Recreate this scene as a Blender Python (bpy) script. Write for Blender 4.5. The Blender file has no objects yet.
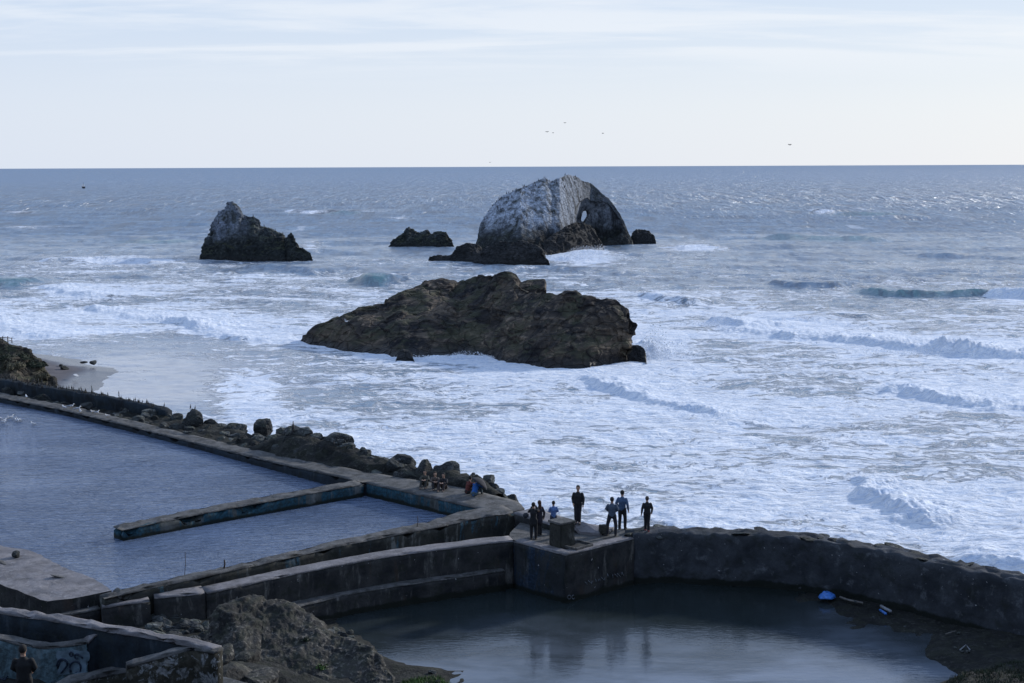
import bpy, bmesh, math, random
import numpy as np
from mathutils import Vector, Matrix

random.seed(7)
rng = np.random.RandomState(11)
R = math.radians
scene = bpy.context.scene
COL = scene.collection

# ------------------------------------------------------------------ camera
W, Hh, F = 1024, 683, 1422.0
CAMZ = 20.8
PITCH = math.atan((341.5 - 166.3) / F)
ROLL = math.atan(4.0 / 1024)
cam_d = bpy.data.cameras.new('camera')
cam = bpy.data.objects.new('camera', cam_d)
COL.objects.link(cam)
cam_d.sensor_width = 36.0
cam_d.lens = 36.0 * F / W
cam_d.clip_start = 0.5
cam_d.clip_end = 120000
RM = Matrix.Rotation(R(90) - PITCH, 3, 'X') @ Matrix.Rotation(-ROLL, 3, 'Z')
cam.matrix_world = Matrix.Translation((0, 0, CAMZ)) @ RM.to_4x4()
scene.camera = cam
CO = Vector((0, 0, CAMZ))


def ray(px, py):
    return RM @ Vector(((px - W / 2) / F, -(py - Hh / 2) / F, -1.0))


def G(px, py, z=0.0):
    """point of the horizontal plane at height z seen at a pixel of the photograph"""
    d = ray(px, py)
    t = (z - CAMZ) / d.z
    return CO + d * t


def AtY(px, py, Y):
    d = ray(px, py)
    return CO + d * (Y / d.y)


def proj(p):
    c = RM.transposed() @ (Vector(p) - CO)
    return (W / 2 + F * c.x / -c.z, Hh / 2 - F * c.y / -c.z)


# ------------------------------------------------------------------ noise
_perm = rng.permutation(256)
_perm = np.concatenate([_perm, _perm, _perm])
_gr = rng.normal(size=(256, 3))
_gr /= np.linalg.norm(_gr, axis=1)[:, None]


def perlin(p):
    p = np.asarray(p, dtype=np.float64)
    i = np.floor(p).astype(np.int64)
    f = p - i
    i &= 255
    u = f * f * f * (f * (f * 6 - 15) + 10)
    out = 0
    for dx in (0, 1):
        wx = u[:, 0] if dx else 1 - u[:, 0]
        for dy in (0, 1):
            wy = u[:, 1] if dy else 1 - u[:, 1]
            for dz in (0, 1):
                wz = u[:, 2] if dz else 1 - u[:, 2]
                h = _perm[_perm[_perm[(i[:, 0] + dx) & 255] + ((i[:, 1] + dy) & 255)] + ((i[:, 2] + dz) & 255)]
                g = _gr[h]
                out = out + wx * wy * wz * (g[:, 0] * (f[:, 0] - dx) + g[:, 1] * (f[:, 1] - dy) + g[:, 2] * (f[:, 2] - dz))
    return out * 1.5


def fbm(p, octv=4, lac=2.03, gain=0.5):
    p = np.array(p, dtype=np.float64)
    a, s = 1.0, 0
    for o in range(octv):
        s = s + a * perlin(p + 17.3 * o)
        p = p * lac
        a *= gain
    return s


def ridged(p, octv=4, lac=2.1, gain=0.5):
    p = np.array(p, dtype=np.float64)
    a, s = 1.0, 0
    for o in range(octv):
        s = s + a * (1 - 2.2 * np.abs(perlin(p + 9.7 * o)))
        p = p * lac
        a *= gain
    return s


# ------------------------------------------------------------------ object helpers
def tag(o, label=None, cat=None, group=None, kind=None):
    if label: o['label'] = label
    if cat: o['category'] = cat
    if group: o['group'] = group
    if kind: o['kind'] = kind
    return o


def obj(name, me, mats=None, parent=None, smooth=True):
    o = bpy.data.objects.new(name, me)
    COL.objects.link(o)
    if mats:
        for m in (mats if isinstance(mats, (list, tuple)) else [mats]):
            if m.name not in [x.name for x in me.materials if x]:
                me.materials.append(m)
    if parent is not None:
        o.parent = parent
    if smooth and len(me.polygons):
        me.polygons.foreach_set('use_smooth', [True] * len(me.polygons))
    return o


def empty(name, loc, rz=0.0):
    o = bpy.data.objects.new(name, None)
    COL.objects.link(o)
    o.location = loc
    o.rotation_euler = (0, 0, rz)
    o.empty_display_size = 0.2
    return o


def mesh(verts, faces, name='m'):
    me = bpy.data.meshes.new(name)
    me.from_pydata([tuple(v) for v in verts], [], faces)
    me.update()
    return me


def grid_mesh(P, closed_u=False, closed_v=False, name='m'):
    """P: array (nu, nv, 3)"""
    nu, nv = P.shape[:2]
    me = bpy.data.meshes.new(name)
    co = P.reshape(-1, 3).astype(np.float32)
    iu = np.arange(nu if closed_u else nu - 1)
    iv = np.arange(nv if closed_v else nv - 1)
    A, B = np.meshgrid(iu, iv, indexing='ij')
    A2, B2 = (A + 1) % nu, (B + 1) % nv
    q = np.stack([A * nv + B, A2 * nv + B, A2 * nv + B2, A * nv + B2], -1).reshape(-1, 4)
    me.vertices.add(len(co))
    me.vertices.foreach_set('co', co.ravel())
    me.loops.add(q.size)
    me.loops.foreach_set('vertex_index', q.ravel().astype(np.int32))
    me.polygons.add(len(q))
    me.polygons.foreach_set('loop_start', np.arange(0, q.size, 4, dtype=np.int32))
    me.update(calc_edges=True)
    return me


def set_attr(me, name, vals):
    a = me.attributes.new(name, 'FLOAT', 'POINT')
    a.data.foreach_set('value', np.asarray(vals, dtype=np.float32))


def fix_normals(me):
    bm = bmesh.new(); bm.from_mesh(me)
    bmesh.ops.recalc_face_normals(bm, faces=bm.faces)
    bm.to_mesh(me); bm.free()


def displace(me, fn):
    n = len(me.vertices)
    co = np.empty(n * 3, dtype=np.float32); me.vertices.foreach_get('co', co)
    no = np.empty(n * 3, dtype=np.float32); me.vertices.foreach_get('normal', no)
    co = co.reshape(-1, 3).astype(np.float64); no = no.reshape(-1, 3).astype(np.float64)
    co = fn(co, no)
    me.vertices.foreach_set('co', co.astype(np.float32).ravel())
    me.update()


def dup(root, parent=None):
    c = root.copy(); COL.objects.link(c)
    if parent is not None: c.parent = parent
    for ch in [x for x in bpy.data.objects if x.parent == root]:
        dup(ch, c)
    return c


def interp(pts, t):
    xs = [p[0] for p in pts]
    return [np.interp(t, xs, [p[k] for p in pts]) for k in range(1, len(pts[0]))]


# ------------------------------------------------------------------ materials
def mat(name):
    m = bpy.data.materials.new(name); m.use_nodes = True
    nt = m.node_tree
    return m, nt, nt.nodes['Principled BSDF']


class N:
    def __init__(s, nt): s.nt = nt
    def n(s, t, **k):
        x = s.nt.nodes.new(t)
        for a, b in k.items(): setattr(x, a, b)
        return x
    def link(s, a, b): s.nt.links.new(a, b)
    def val(s, sock, v):
        if hasattr(v, 'is_output') or isinstance(v, bpy.types.NodeSocket): s.link(v, sock)
        else: sock.default_value = v
    def pos(s):
        return s.n('ShaderNodeNewGeometry').outputs['Position']
    def objco(s):
        return s.n('ShaderNodeTexCoord').outputs['Object']
    def mapping(s, v, scale=(1, 1, 1), rot=(0, 0, 0), loc=(0, 0, 0)):
        m = s.n('ShaderNodeMapping'); s.link(v, m.inputs['Vector'])
        m.inputs['Scale'].default_value = scale; m.inputs['Rotation'].default_value = rot
        m.inputs['Location'].default_value = loc
        return m.outputs[0]
    def noise(s, v, scale, detail=4, rough=0.55, dist=0.0, out='Fac'):
        x = s.n('ShaderNodeTexNoise'); s.link(v, x.inputs['Vector'])
        x.inputs['Scale'].default_value = scale; x.inputs['Detail'].default_value = detail
        x.inputs['Roughness'].default_value = rough; x.inputs['Distortion'].default_value = dist
        return x.outputs[out]
    def voro(s, v, scale, feature='F1', out='Distance'):
        x = s.n('ShaderNodeTexVoronoi', feature=feature); s.link(v, x.inputs['Vector'])
        x.inputs['Scale'].default_value = scale
        return x.outputs[out]
    def math(s, op, a, b=None, c=None, clamp=False):
        x = s.n('ShaderNodeMath', operation=op, use_clamp=clamp)
        s.val(x.inputs[0], a)
        if b is not None: s.val(x.inputs[1], b)
        if c is not None: s.val(x.inputs[2], c)
        return x.outputs[0]
    def ramp(s, v, a, b, lo=0.0, hi=1.0, smooth=True):
        x = s.n('ShaderNodeMapRange', interpolation_type='SMOOTHSTEP' if smooth else 'LINEAR')
        s.val(x.inputs[0], v); s.val(x.inputs[1], a); s.val(x.inputs[2], b)
        s.val(x.inputs[3], lo); s.val(x.inputs[4], hi)
        return x.outputs[0]
    def mix(s, f, a, b):
        x = s.n('ShaderNodeMix', data_type='RGBA')
        s.val(x.inputs[0], f)
        for i, v in ((6, a), (7, b)):
            if isinstance(v, (tuple, list)): x.inputs[i].default_value = (*v, 1)
            else: s.link(v, x.inputs[i])
        return x.outputs[2]
    def bump(s, h, strength=0.5, dist=0.1, normal=None):
        x = s.n('ShaderNodeBump'); s.link(h, x.inputs['Height'])
        s.val(x.inputs['Strength'], strength); x.inputs['Distance'].default_value = dist
        if normal is not None: s.link(normal, x.inputs['Normal'])
        return x.outputs[0]
    def sep(s, v):
        x = s.n('ShaderNodeSeparateXYZ'); s.link(v, x.inputs[0]); return x.outputs
    def attr(s, name):
        return s.n('ShaderNodeAttribute', attribute_name=name).outputs['Fac']


def plain(name, col, rough=0.8, var=0.25, scale=8.0, metal=0.0):
    m, nt, b = mat(name); g = N(nt)
    nz = g.noise(g.objco(), scale, 4)
    dark = tuple(c * (1 - var) for c in col); lite = tuple(min(1, c * (1 + var)) for c in col)
    g.link(g.mix(g.ramp(nz, 0.3, 0.7), dark, lite), b.inputs['Base Color'])
    b.inputs['Roughness'].default_value = rough; b.inputs['Metallic'].default_value = metal
    return m


def rock_mat(name, dark, mid, lite, scale=0.6, guano=0.0, gz=(4, 9), gcol=(0.55, 0.6, 0.68), moss=0.0, wet=1.2, streak=0.5, wetbase=0.0, cracks=0.45, strat=0.0):
    m, nt, b = mat(name); g = N(nt)
    P = g.pos()
    n1 = g.noise(P, scale, 6, 0.62, 0.4)
    n2 = g.noise(P, scale * 4.3, 5, 0.6, 0.2)
    n3 = g.voro(g.mapping(P, (1, 1, 1.6), (0.3, 0.5, 0.2)), scale * 1.9, 'DISTANCE_TO_EDGE')
    n0 = g.noise(P, scale * 0.28, 4, 0.6, 0.5)
    c = g.mix(g.ramp(n1, 0.32, 0.66), dark, mid)
    c = g.mix(g.math('MULTIPLY', g.ramp(n0, 0.52, 0.40), 0.8), c, dark)
    c = g.mix(g.math('MULTIPLY', g.ramp(n2, 0.5, 0.72), g.ramp(n0, 0.38, 0.6, 0.25, 0.9)), c, lite)
    if strat > 0:
        st_ = g.noise(g.mapping(P, (0.25, 0.25, 2.6), (0, R(-17), 0)), scale * 2.2, 6, 0.62, 0.3)
        c = g.mix(g.math('MULTIPLY', g.ramp(st_, 0.50, 0.38), strat), c, dark)
        c = g.mix(g.math('MULTIPLY', g.ramp(st_, 0.56, 0.66), strat * 0.7), c, lite)
        n2 = g.math('ADD', g.math('MULTIPLY', n2, 0.6), g.math('MULTIPLY', st_, 0.8))
    crack = g.ramp(n3, 0.0, 0.07)
    c = g.mix(g.math('MULTIPLY', g.math('SUBTRACT', 1.0, crack), cracks), c, dark)
    if moss > 0:
        nz = g.sep(g.n('ShaderNodeNewGeometry').outputs['Normal'])[2]
        mm = g.math('MULTIPLY', g.ramp(nz, 0.35, 0.85), g.ramp(g.noise(P, scale * 1.4, 4), 0.45, 0.6))
        c = g.mix(g.math('MULTIPLY', mm, moss), c, (0.055, 0.062, 0.03))
    z = g.sep(P)[2]
    if guano > 0:
        sv = g.mapping(P, (1.0, 1.0, 0.12))
        st = g.noise(sv, streak, 6, 0.65, 0.3)
        hz = g.ramp(g.math('ADD', z, g.math('MULTIPLY', g.math('SUBTRACT', n1, 0.5), 7.0)), gz[0], gz[1])
        gm = g.math('MULTIPLY', hz, g.ramp(st, 0.30, 0.62))
        at = g.attr('guano')
        gm = g.math('MULTIPLY', gm, at)
        sp = g.ramp(g.noise(P, 2.3, 3, 0.7), 0.35, 0.6)
        gm = g.math('MULTIPLY', gm, g.math('ADD', 0.45, g.math('MULTIPLY', sp, 0.55)))
        c = g.mix(g.math('MULTIPLY', gm, guano), c, gcol)
    wetm = g.ramp(g.math('ADD', z, g.math('MULTIPLY', n1, 1.2)), wetbase + wet * 0.4, wetbase + wet * 1.6)
    c = g.mix(wetm, tuple(x * 0.5 for x in dark), c)
    g.link(c, b.inputs['Base Color'])
    g.link(g.ramp(wetm, 0, 1, 0.42, 0.92), b.inputs['Roughness'])
    b.inputs['Specular IOR Level'].default_value = 0.25
    hgt = g.math('ADD', g.math('MULTIPLY', n2, 0.6), g.math('ADD', g.math('MULTIPLY', crack, 0.3 if cracks else 0.0), n1))
    g.link(g.bump(hgt, 0.9, 0.35 / scale * 0.6), b.inputs['Normal'])
    return m


def concrete_mat(name, base, lite, dark, scale=1.2, paint=None, paint_amt=0.0, moss=0.4, rough=0.9, flecks=0.0, rust=0.0, streaky=True, shade_band=None):
    m, nt, b = mat(name); g = N(nt)
    P = g.pos()
    n1 = g.noise(P, scale, 6, 0.62, 0.3)
    vs = g.mapping(P, (1, 1, 0.22))
    n2 = g.noise(vs if streaky else P, scale * 2.4, 5, 0.65, 0.2)          # run-off streaks
    n3 = g.noise(P, scale * 9, 4, 0.65)
    c = g.mix(g.ramp(n1, 0.3, 0.68), dark, base)
    if paint is not None:
        pm = g.ramp(g.noise(vs if streaky else P, scale * (0.9 if streaky else 2.2), 6, 0.7, 0.4), 0.62 - paint_amt * 0.35, 0.66 - paint_amt * 0.3)
        c = g.mix(pm, c, g.mix(g.ramp(n3, 0.35, 0.65), paint, tuple(x * 0.55 for x in paint)))
    c = g.mix(g.math('MULTIPLY', g.ramp(n2, 0.55, 0.72), 0.7), c, lite)
    c = g.mix(g.math('MULTIPLY', g.ramp(g.noise(P, scale * 1.9, 5, 0.7), 0.5, 0.66), moss), c, (0.02, 0.024, 0.018))
    if rust > 0:
        c = g.mix(g.math('MULTIPLY', g.ramp(g.noise(vs, scale * 1.3, 5, 0.6), 0.6, 0.7), rust), c, (0.09, 0.05, 0.03))
    if flecks > 0:
        f = g.ramp(g.noise(P, 7.0, 2, 0.5), 0.74, 0.77)
        c = g.mix(g.math('MULTIPLY', f, flecks), c, (0.5, 0.5, 0.52))
    c = g.mix(g.math('MULTIPLY', g.ramp(n3, 0.4, 0.7), 0.25), c, dark)
    if shade_band:   # dark band at the waterline, painted for shadow and reflection at wall bases
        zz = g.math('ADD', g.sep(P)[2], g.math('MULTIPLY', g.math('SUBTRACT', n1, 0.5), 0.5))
        c = g.mix(g.ramp(zz, shade_band, shade_band + 0.14, 0.92, 0.0), c, (0.010, 0.013, 0.010))
    g.link(c, b.inputs['Base Color'])
    b.inputs['Roughness'].default_value = rough
    b.inputs['Specular IOR Level'].default_value = 0.2
    g.link(g.bump(g.math('ADD', g.math('MULTIPLY', n3, 0.6), g.math('ADD', g.math('MULTIPLY', n1, 0.6), g.math('MULTIPLY', g.noise(P, scale * 30, 3, 0.7), 0.25))), 0.8, 0.07), b.inputs['Normal'])
    return m


M = {}
M['rock'] = rock_mat('dark_rock', (0.010, 0.011, 0.015), (0.082, 0.066, 0.050), (0.23, 0.18, 0.135), 0.28, moss=0.45, cracks=0.2, strat=0.5)
M['rock_g'] = rock_mat('guano_rock', (0.010, 0.013, 0.016), (0.030, 0.034, 0.036), (0.08, 0.09, 0.09), 0.3, guano=0.85, gz=(3, 9), gcol=(0.50, 0.57, 0.69), moss=0.3, streak=0.6, cracks=0.2)
M['rock_p'] = rock_mat('pinnacle_rock', (0.012, 0.016, 0.018), (0.035, 0.042, 0.042), (0.08, 0.09, 0.085), 0.35, guano=0.65, gz=(3.0, 8.0), gcol=(0.40, 0.47, 0.62), moss=0.5, streak=0.5)
M['rock_low'] = rock_mat('low_rock', (0.010, 0.012, 0.014), (0.035, 0.036, 0.038), (0.08, 0.08, 0.085), 0.4)
M['boulder'] = rock_mat('boulder_stone', (0.03, 0.033, 0.036), (0.09, 0.10, 0.10), (0.20, 0.21, 0.21), 1.1, moss=0.35, wet=0.3)
M['boulder_d'] = rock_mat('dark_boulder_stone', (0.014, 0.016, 0.018), (0.04, 0.045, 0.046), (0.09, 0.095, 0.095), 1.1, moss=0.3, wet=0.3)
M['outcrop'] = rock_mat('outcrop_rock', (0.012, 0.013, 0.014), (0.05, 0.048, 0.043), (0.19, 0.175, 0.155), 1.7, moss=0.2, wet=0.01, wetbase=-5, cracks=0.0)
M['bluff'] = rock_mat('bluff_rock', (0.02, 0.02, 0.018), (0.07, 0.06, 0.048), (0.15, 0.125, 0.09), 0.5, moss=0.5, wet=0.2)
M['wall'] = concrete_mat('stained_concrete', (0.05, 0.05, 0.05), (0.17, 0.165, 0.155), (0.012, 0.014, 0.017), 1.0, flecks=0.8, moss=0.6, rust=0.25, shade_band=1.25)
M['wall_round'] = concrete_mat('curved_wall_concrete', (0.06, 0.067, 0.078), (0.14, 0.15, 0.165), (0.022, 0.026, 0.032), 0.8, flecks=0.8, moss=0.5, streaky=False, shade_band=1.3)
M['wall_blue'] = concrete_mat('flaking_blue_paint', (0.10, 0.11, 0.11), (0.17, 0.18, 0.18), (0.03, 0.035, 0.035), 0.8, paint=(0.022, 0.075, 0.11), paint_amt=0.6, moss=0.55, shade_band=3.02)
M['wall_patch'] = concrete_mat('patched_concrete', (0.055, 0.055, 0.048), (0.22, 0.22, 0.205), (0.015, 0.017, 0.018), 0.9, paint=(0.05, 0.11, 0.15), paint_amt=0.15, moss=0.75)
M['coping'] = concrete_mat('worn_concrete_top', (0.22, 0.21, 0.22), (0.32, 0.31, 0.32), (0.12, 0.115, 0.12), 1.3, moss=0.25)
M['coping_d'] = concrete_mat('dark_concrete_top', (0.13, 0.13, 0.13), (0.20, 0.19, 0.19), (0.05, 0.05, 0.05), 1.6, moss=0.45)
M['mossy'] = concrete_mat('lichen_concrete', (0.07, 0.065, 0.05), (0.22, 0.21, 0.19), (0.022, 0.022, 0.018), 1.7, moss=0.7, rust=0.5, paint=(0.26, 0.27, 0.28), paint_amt=0.25, streaky=False)
M['graff_wall'] = concrete_mat('painted_ruin_wall', (0.06, 0.08, 0.09), (0.16, 0.19, 0.2), (0.02, 0.03, 0.035), 0.9, paint=(0.10, 0.16, 0.19), paint_amt=0.45, moss=0.4, rust=0.7)
M['navy_wall'] = concrete_mat('blue_black_wall', (0.02, 0.032, 0.045), (0.05, 0.065, 0.08), (0.008, 0.010, 0.013), 0.9, moss=0.4)
M['dark_soil'] = rock_mat('dark_soil', (0.006, 0.007, 0.007), (0.018, 0.019, 0.018), (0.055, 0.055, 0.05), 1.3, moss=0.12, wet=0.01, wetbase=-5, cracks=0.0)

# ------------------------------------------------------------------ world and sun
SUN_AZ = R(48)      # to the right of the view direction (+Y)
SUN_EL = R(21)
world = bpy.data.worlds.new('World'); scene.world = world; world.use_nodes = True
g = N(world.node_tree)
bg = world.node_tree.nodes['Background']
sky = g.n('ShaderNodeTexSky', sky_type='NISHITA')
sky.sun_disc = False
sky.sun_elevation = SUN_EL
sky.sun_rotation = SUN_AZ
sky.air_density = 1.0; sky.dust_density = 0.6; sky.ozone_density = 2.5
tc = g.n('ShaderNodeTexCoord').outputs['Generated']
dx, dy, dz = g.sep(tc)
el = g.math('MAXIMUM', dz, 0.0)
# thin high cloud: planar projection of a cloud layer
inv = g.math('DIVIDE', 1.0, g.math('ADD', el, 0.10))
cx = g.n('ShaderNodeCombineXYZ')
g.link(g.math('MULTIPLY', dx, inv), cx.inputs[0]); g.link(g.math('MULTIPLY', dy, inv), cx.inputs[1])
cl = g.mapping(cx.outputs[0], (0.5, 1.5, 1), (0, 0, R(16)), (0.4, 0.2, 0))
c1 = g.noise(cl, 1.1, 7, 0.55, 0.6)
c2 = g.noise(g.mapping(cx.outputs[0], (1.2, 3.0, 1), (0, 0, R(18)), (3.1, 0.2, 0)), 2.6, 6, 0.6, 0.3)
cm = g.ramp(g.math('ADD', g.math('MULTIPLY', c1, 0.84), g.math('MULTIPLY', c2, 0.16)), 0.42, 0.60)
band = g.math('MULTIPLY', g.ramp(el, 0.05, 0.085), g.ramp(el, 0.13, 0.4, 1.0, 0.25))
cm = g.math('MULTIPLY', cm, band)
bright = g.ramp(dx, -0.5, 0.9, 0.0, 1.0, smooth=False)
hazec = g.mix(bright, (5.6, 6.2, 7.3), (7.0, 7.15, 7.2))
skyb = g.mix(g.ramp(el, 0.0, 0.42, 0.93, 0.35), sky.outputs[0], hazec)
# a paler, slightly blue upper band of the sky
skyb = g.mix(g.ramp(el, 0.03, 0.13, 0.0, 0.55), skyb, (4.4, 5.5, 7.2))
skyb = g.mix(g.ramp(el, 0.12, 0.45, 0.0, 0.85), skyb, (2.6, 3.8, 6.3))
skyc = g.mix(g.math('MULTIPLY', cm, 0.55), skyb, g.mix(bright, (6.7, 7.1, 7.7), (7.8, 7.8, 7.75)))
g.link(skyc, bg.inputs['Color'])
bg.inputs['Strength'].default_value = 0.105

sl = bpy.data.lights.new('sun', 'SUN'); sun = bpy.data.objects.new('sun', sl); COL.objects.link(sun)
sl.energy = 3.0; sl.angle = R(3.0); sl.color = (1.0, 0.96, 0.91)
sd = Vector((math.sin(SUN_AZ) * math.cos(SUN_EL), math.cos(SUN_AZ) * math.cos(SUN_EL), math.sin(SUN_EL)))
sun.rotation_euler = sd.to_track_quat('Z', 'Y').to_euler()
sun.location = sd * 200

# ------------------------------------------------------------------ the sea
def build_sea():
    dep = np.concatenate([[0.45, 0.8], np.arange(1.2, 60, 0.6), np.arange(60, 470, 0.75)])
    Y = CAMZ * F / dep
    # columns: fine inside the view, coarse outside
    t = np.concatenate([np.linspace(-0.75, -0.40, 60, endpoint=False), np.linspace(-0.40, 0.40, 1000), np.linspace(0.40, 0.75, 61)[1:]])
    YY, TT = np.meshgrid(Y, t, indexing='ij')
    XX = YY * TT
    shp = XX.shape
    x, y = XX.ravel(), YY.ravel()
    # pixel position of every vertex of the flat sea (for looking up the shore map)
    px = W / 2 + F * x / y * (1.0 / 1.0)
    depv = CAMZ * F / y
    py = 166.3 - (px - 512) * (4 / 1024.0) + depv * (1 + (depv / F) * 0.115)
    cell = y * y / (CAMZ * F) * 0.75
    # --- background swell and chop
    z = np.zeros_like(x)
    r = np.random.RandomState(5)
    shore = np.clip((y - 75) / 180.0, 0.12, 1.0)
    calm = np.exp(-(((px - 130) / 150.0) ** 2 + ((py - 385) / 42.0) ** 2))
    # rows of swell, irregular: warped phase
    wx = 14 * fbm(np.stack([x / 95, y / 95, x * 0], 1), 3)
    for lam, amp in ((46, 0.30), (31, 0.22), (19, 0.17), (12, 0.13), (8, 0.10), (5.5, 0.075), (3.7, 0.055)):
        for k in range(3):
            a = R(-90 + 8 + r.uniform(-38, 38))
            l = lam * r.uniform(0.8, 1.25)
            k_ = 2 * math.pi / l
            ph = k_ * (x * math.cos(a) + y * math.sin(a) + wx) + r.uniform(0, 6.28)
            fade = np.clip(l / (1.8 * cell) - 0.2, 0, 1)
            env = 0.55 + 0.6 * perlin(np.stack([x / (lam * 4), y / (lam * 4), np.full_like(x, k + lam)], 1))
            s = np.sin(ph)
            z += amp * 0.62 * fade * env * (np.sign(s) * np.abs(s) ** 0.9 + 0.25 * np.cos(2 * ph))
    z *= (1 + 1.5 * np.clip((y - 200) / 500, 0, 1))
    z *= (1 - 0.8 * calm) * (0.35 + 0.65 * shore)
    fade2 = np.clip(2.5 / cell, 0, 1)
    ch = fbm(np.stack([x / 1.9, y / 1.3, x * 0], 1), 4)
    z += 0.11 * ch * fade2 * (1 - 0.8 * calm)
    z -= 0.06
    # --- foam density
    foam = np.interp(py, [167, 185, 200, 225, 250, 262, 285, 310, 340, 420, 560],
                     [0.10, 0.12, 0.16, 0.24, 0.38, 0.54, 0.62, 0.74, 0.82, 0.85, 0.90])
    foam += np.where(py < 300, -0.06 * np.clip((px - 700) / 200, 0, 1) * np.clip((300 - py) / 30, 0, 1), 0)
    foam += 0.10 * fbm(np.stack([x / 40, y / 22, x * 0 + 3], 1), 3) * np.clip((py - 195) / 60, 0, 1)
    foam -= 0.55 * calm
    foam = np.where(calm > 0.25, np.maximum(foam, 0.12), foam)

    def blob(cx_, cy_, sx, sy, a):
        nonlocal foam
        foam = foam + a * np.exp(-(((px - cx_) / sx) ** 2 + ((py - cy_) / sy) ** 2))
    for b in ((578, 256, 34, 8, .6), (690, 246, 38, 8, .4), (655, 346, 26, 16, .7), (560, 372, 90, 9, .35), (430, 357, 70, 7, .35), (330, 346, 40, 7, .3),
              (310, 247, 14, 5, .4), (500, 500, 60, 30, .2), (240, 395, 40, 22, .45), (255, 420, 40, 14, .3), (60, 268, 90, 10, .16), (240, 285, 180, 12, .12),
              (20, 212, 22, 1.6, .6), (30, 227, 34, 2.0, .6), (400, 218, 16, 2.0, .5), (645, 203, 18, 1.6, .5), (120, 258, 60, 8, .2), (830, 250, 120, 10, -.08),
              (110, 182, 30, 1.0, .3), (250, 190, 30, 1.2, .3), (520, 188, 24, 1.2, .2), (880, 200, 30, 1.2, .3)):
        blob(*b)
    # --- breakers: (pixel polyline on the water, height m, width m, foam)
    br = [
        ([(852, 478), (870, 492), (890, 508), (920, 522), (962, 531)], 0.75, 1.7, .55, 0),
        ([(940, 556), (985, 560), (1060, 566)], 0.5, 1.5, .4, 0),
        ([(692, 324), (715, 326), (740, 331), (800, 339), (870, 344), (930, 350), (980, 356), (1060, 360)], 1.25, 3.2, .5, 0),
        ([(700, 322), (728, 324), (750, 329)], 1.0, 3.2, .6, 0),
        ([(925, 347), (965, 354), (1060, 358)], 0.8, 2.8, .6, 0),
        ([(850, 289), (885, 292), (925, 295), (970, 296), (1060, 300)], 1.1, 3.4, -.12, 1),
        ([(760, 284), (810, 287), (850, 289)], 0.8, 4.0, -.1, 1),
        ([(985, 296), (1060, 301)], 0.9, 5.0, .9, 0),
        ([(576, 374), (610, 387), (655, 404), (700, 412), (745, 416)], 0.7, 1.8, .4, 0),
        ([(850, 388), (905, 392), (935, 398), (965, 406), (1060, 412)], 0.85, 2.2, .4, 0),
        ([(60, 306), (110, 312), (150, 319), (190, 326), (225, 333)], 0.9, 2.8, .35, 0),
        ([(180, 326), (240, 339), (290, 343), (320, 345)], 0.55, 2.0, .35, 0),
        ([(-60, 310), (0, 326), (30, 333), (58, 342)], 0.8, 2.3, .4, 0),
        ([(45, 285), (65, 292), (90, 300)], 0.6, 3.0, .4, 0),
        ([(-60, 283), (0, 285), (45, 285)], 1.0, 4.5, -.3, 1),
        ([(348, 281), (368, 283), (400, 284)], 1.5, 5.0, -.45, 1),
        ([(280, 211), (305, 213), (325, 214)], 1.2, 9.0, .8, 0),
        ([(325, 214), (370, 215)], 1.6, 9.0, -.2, 1),
        ([(805, 213), (832, 214)], 1.2, 9.0, .8, 0),
        ([(835, 214), (900, 217)], 1.2, 9.0, -.2, 1),
        ([(640, 296), (670, 302), (705, 305)], 0.8, 3.2, .1, 1),
        ([(780, 322), (840, 318), (880, 321)], 0.6, 3.0, -.2, 1),
        ([(690, 530), (715, 526), (740, 530)], 0.4, 1.2, .3, 0),
        ([(760, 238), (840, 240), (900, 241)], 1.2, 7, -.2, 1),
        ([(120, 240), (170, 243), (200, 244)], 1.0, 7, -.2, 1),
        ([(0, 258), (60, 262), (130, 262), (180, 266)], 0.8, 5, .15, 1),
        ([(470, 270), (560, 272), (640, 275)], 0.6, 4, -.1, 1),
        ([(250, 268), (300, 272), (330, 273)], 0.7, 5, -.15, 1),
        ([(900, 255), (960, 258), (1060, 262)], 0.9, 6, -.2, 1),
    ]
    face = np.zeros_like(x)
    for pts, hgt, wid, fo, kind in br:
        P = [G(a, b, 0) for a, b in pts]
        sel = np.where((x > min(p.x for p in P) - 6 * wid) & (x < max(p.x for p in P) + 6 * wid) &
                       (y > min(p.y for p in P) - 8 * wid) & (y < max(p.y for p in P) + 8 * wid))[0]
        if not len(sel): continue
        xs, ys = x[sel], y[sel]
        # warp the line so the crest is ragged
        q = np.stack([xs / (wid * 2.2), ys / (wid * 2.2), xs * 0 + hgt], 1)
        xw = xs + 0.5 * wid * fbm(q, 3); yw = ys + 0.8 * wid * fbm(q + 31, 3)
        best = np.full(len(sel), 1e9); sgn = np.zeros(len(sel)); tt = np.zeros(len(sel))
        L = 0; tot = sum((P[i + 1] - P[i]).length for i in range(len(P) - 1))
        for i in range(len(P) - 1):
            ax, ay, bx_, by_ = P[i].x, P[i].y, P[i + 1].x, P[i + 1].y
            vx, vy = bx_ - ax, by_ - ay; l2 = vx * vx + vy * vy
            u_ = np.clip(((xw - ax) * vx + (yw - ay) * vy) / l2, 0, 1)
            dxx, dyy = xw - ax - u_ * vx, yw - ay - u_ * vy
            d = np.hypot(dxx, dyy)
            s_ = np.sign(vx * dyy - vy * dxx)          # >0 : sea side (left of a left-to-right line)
            m_ = d < best
            best[m_] = d[m_]; sgn[m_] = s_[m_]; tt[m_] = (L + u_[m_] * math.sqrt(l2)) / tot
            L += math.sqrt(l2)
        sd_ = best * sgn
        ends = np.clip(tt / 0.18, 0, 1) * np.clip((1 - tt) / 0.18, 0, 1)
        ends = ends * ends * (3 - 2 * ends)
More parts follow.
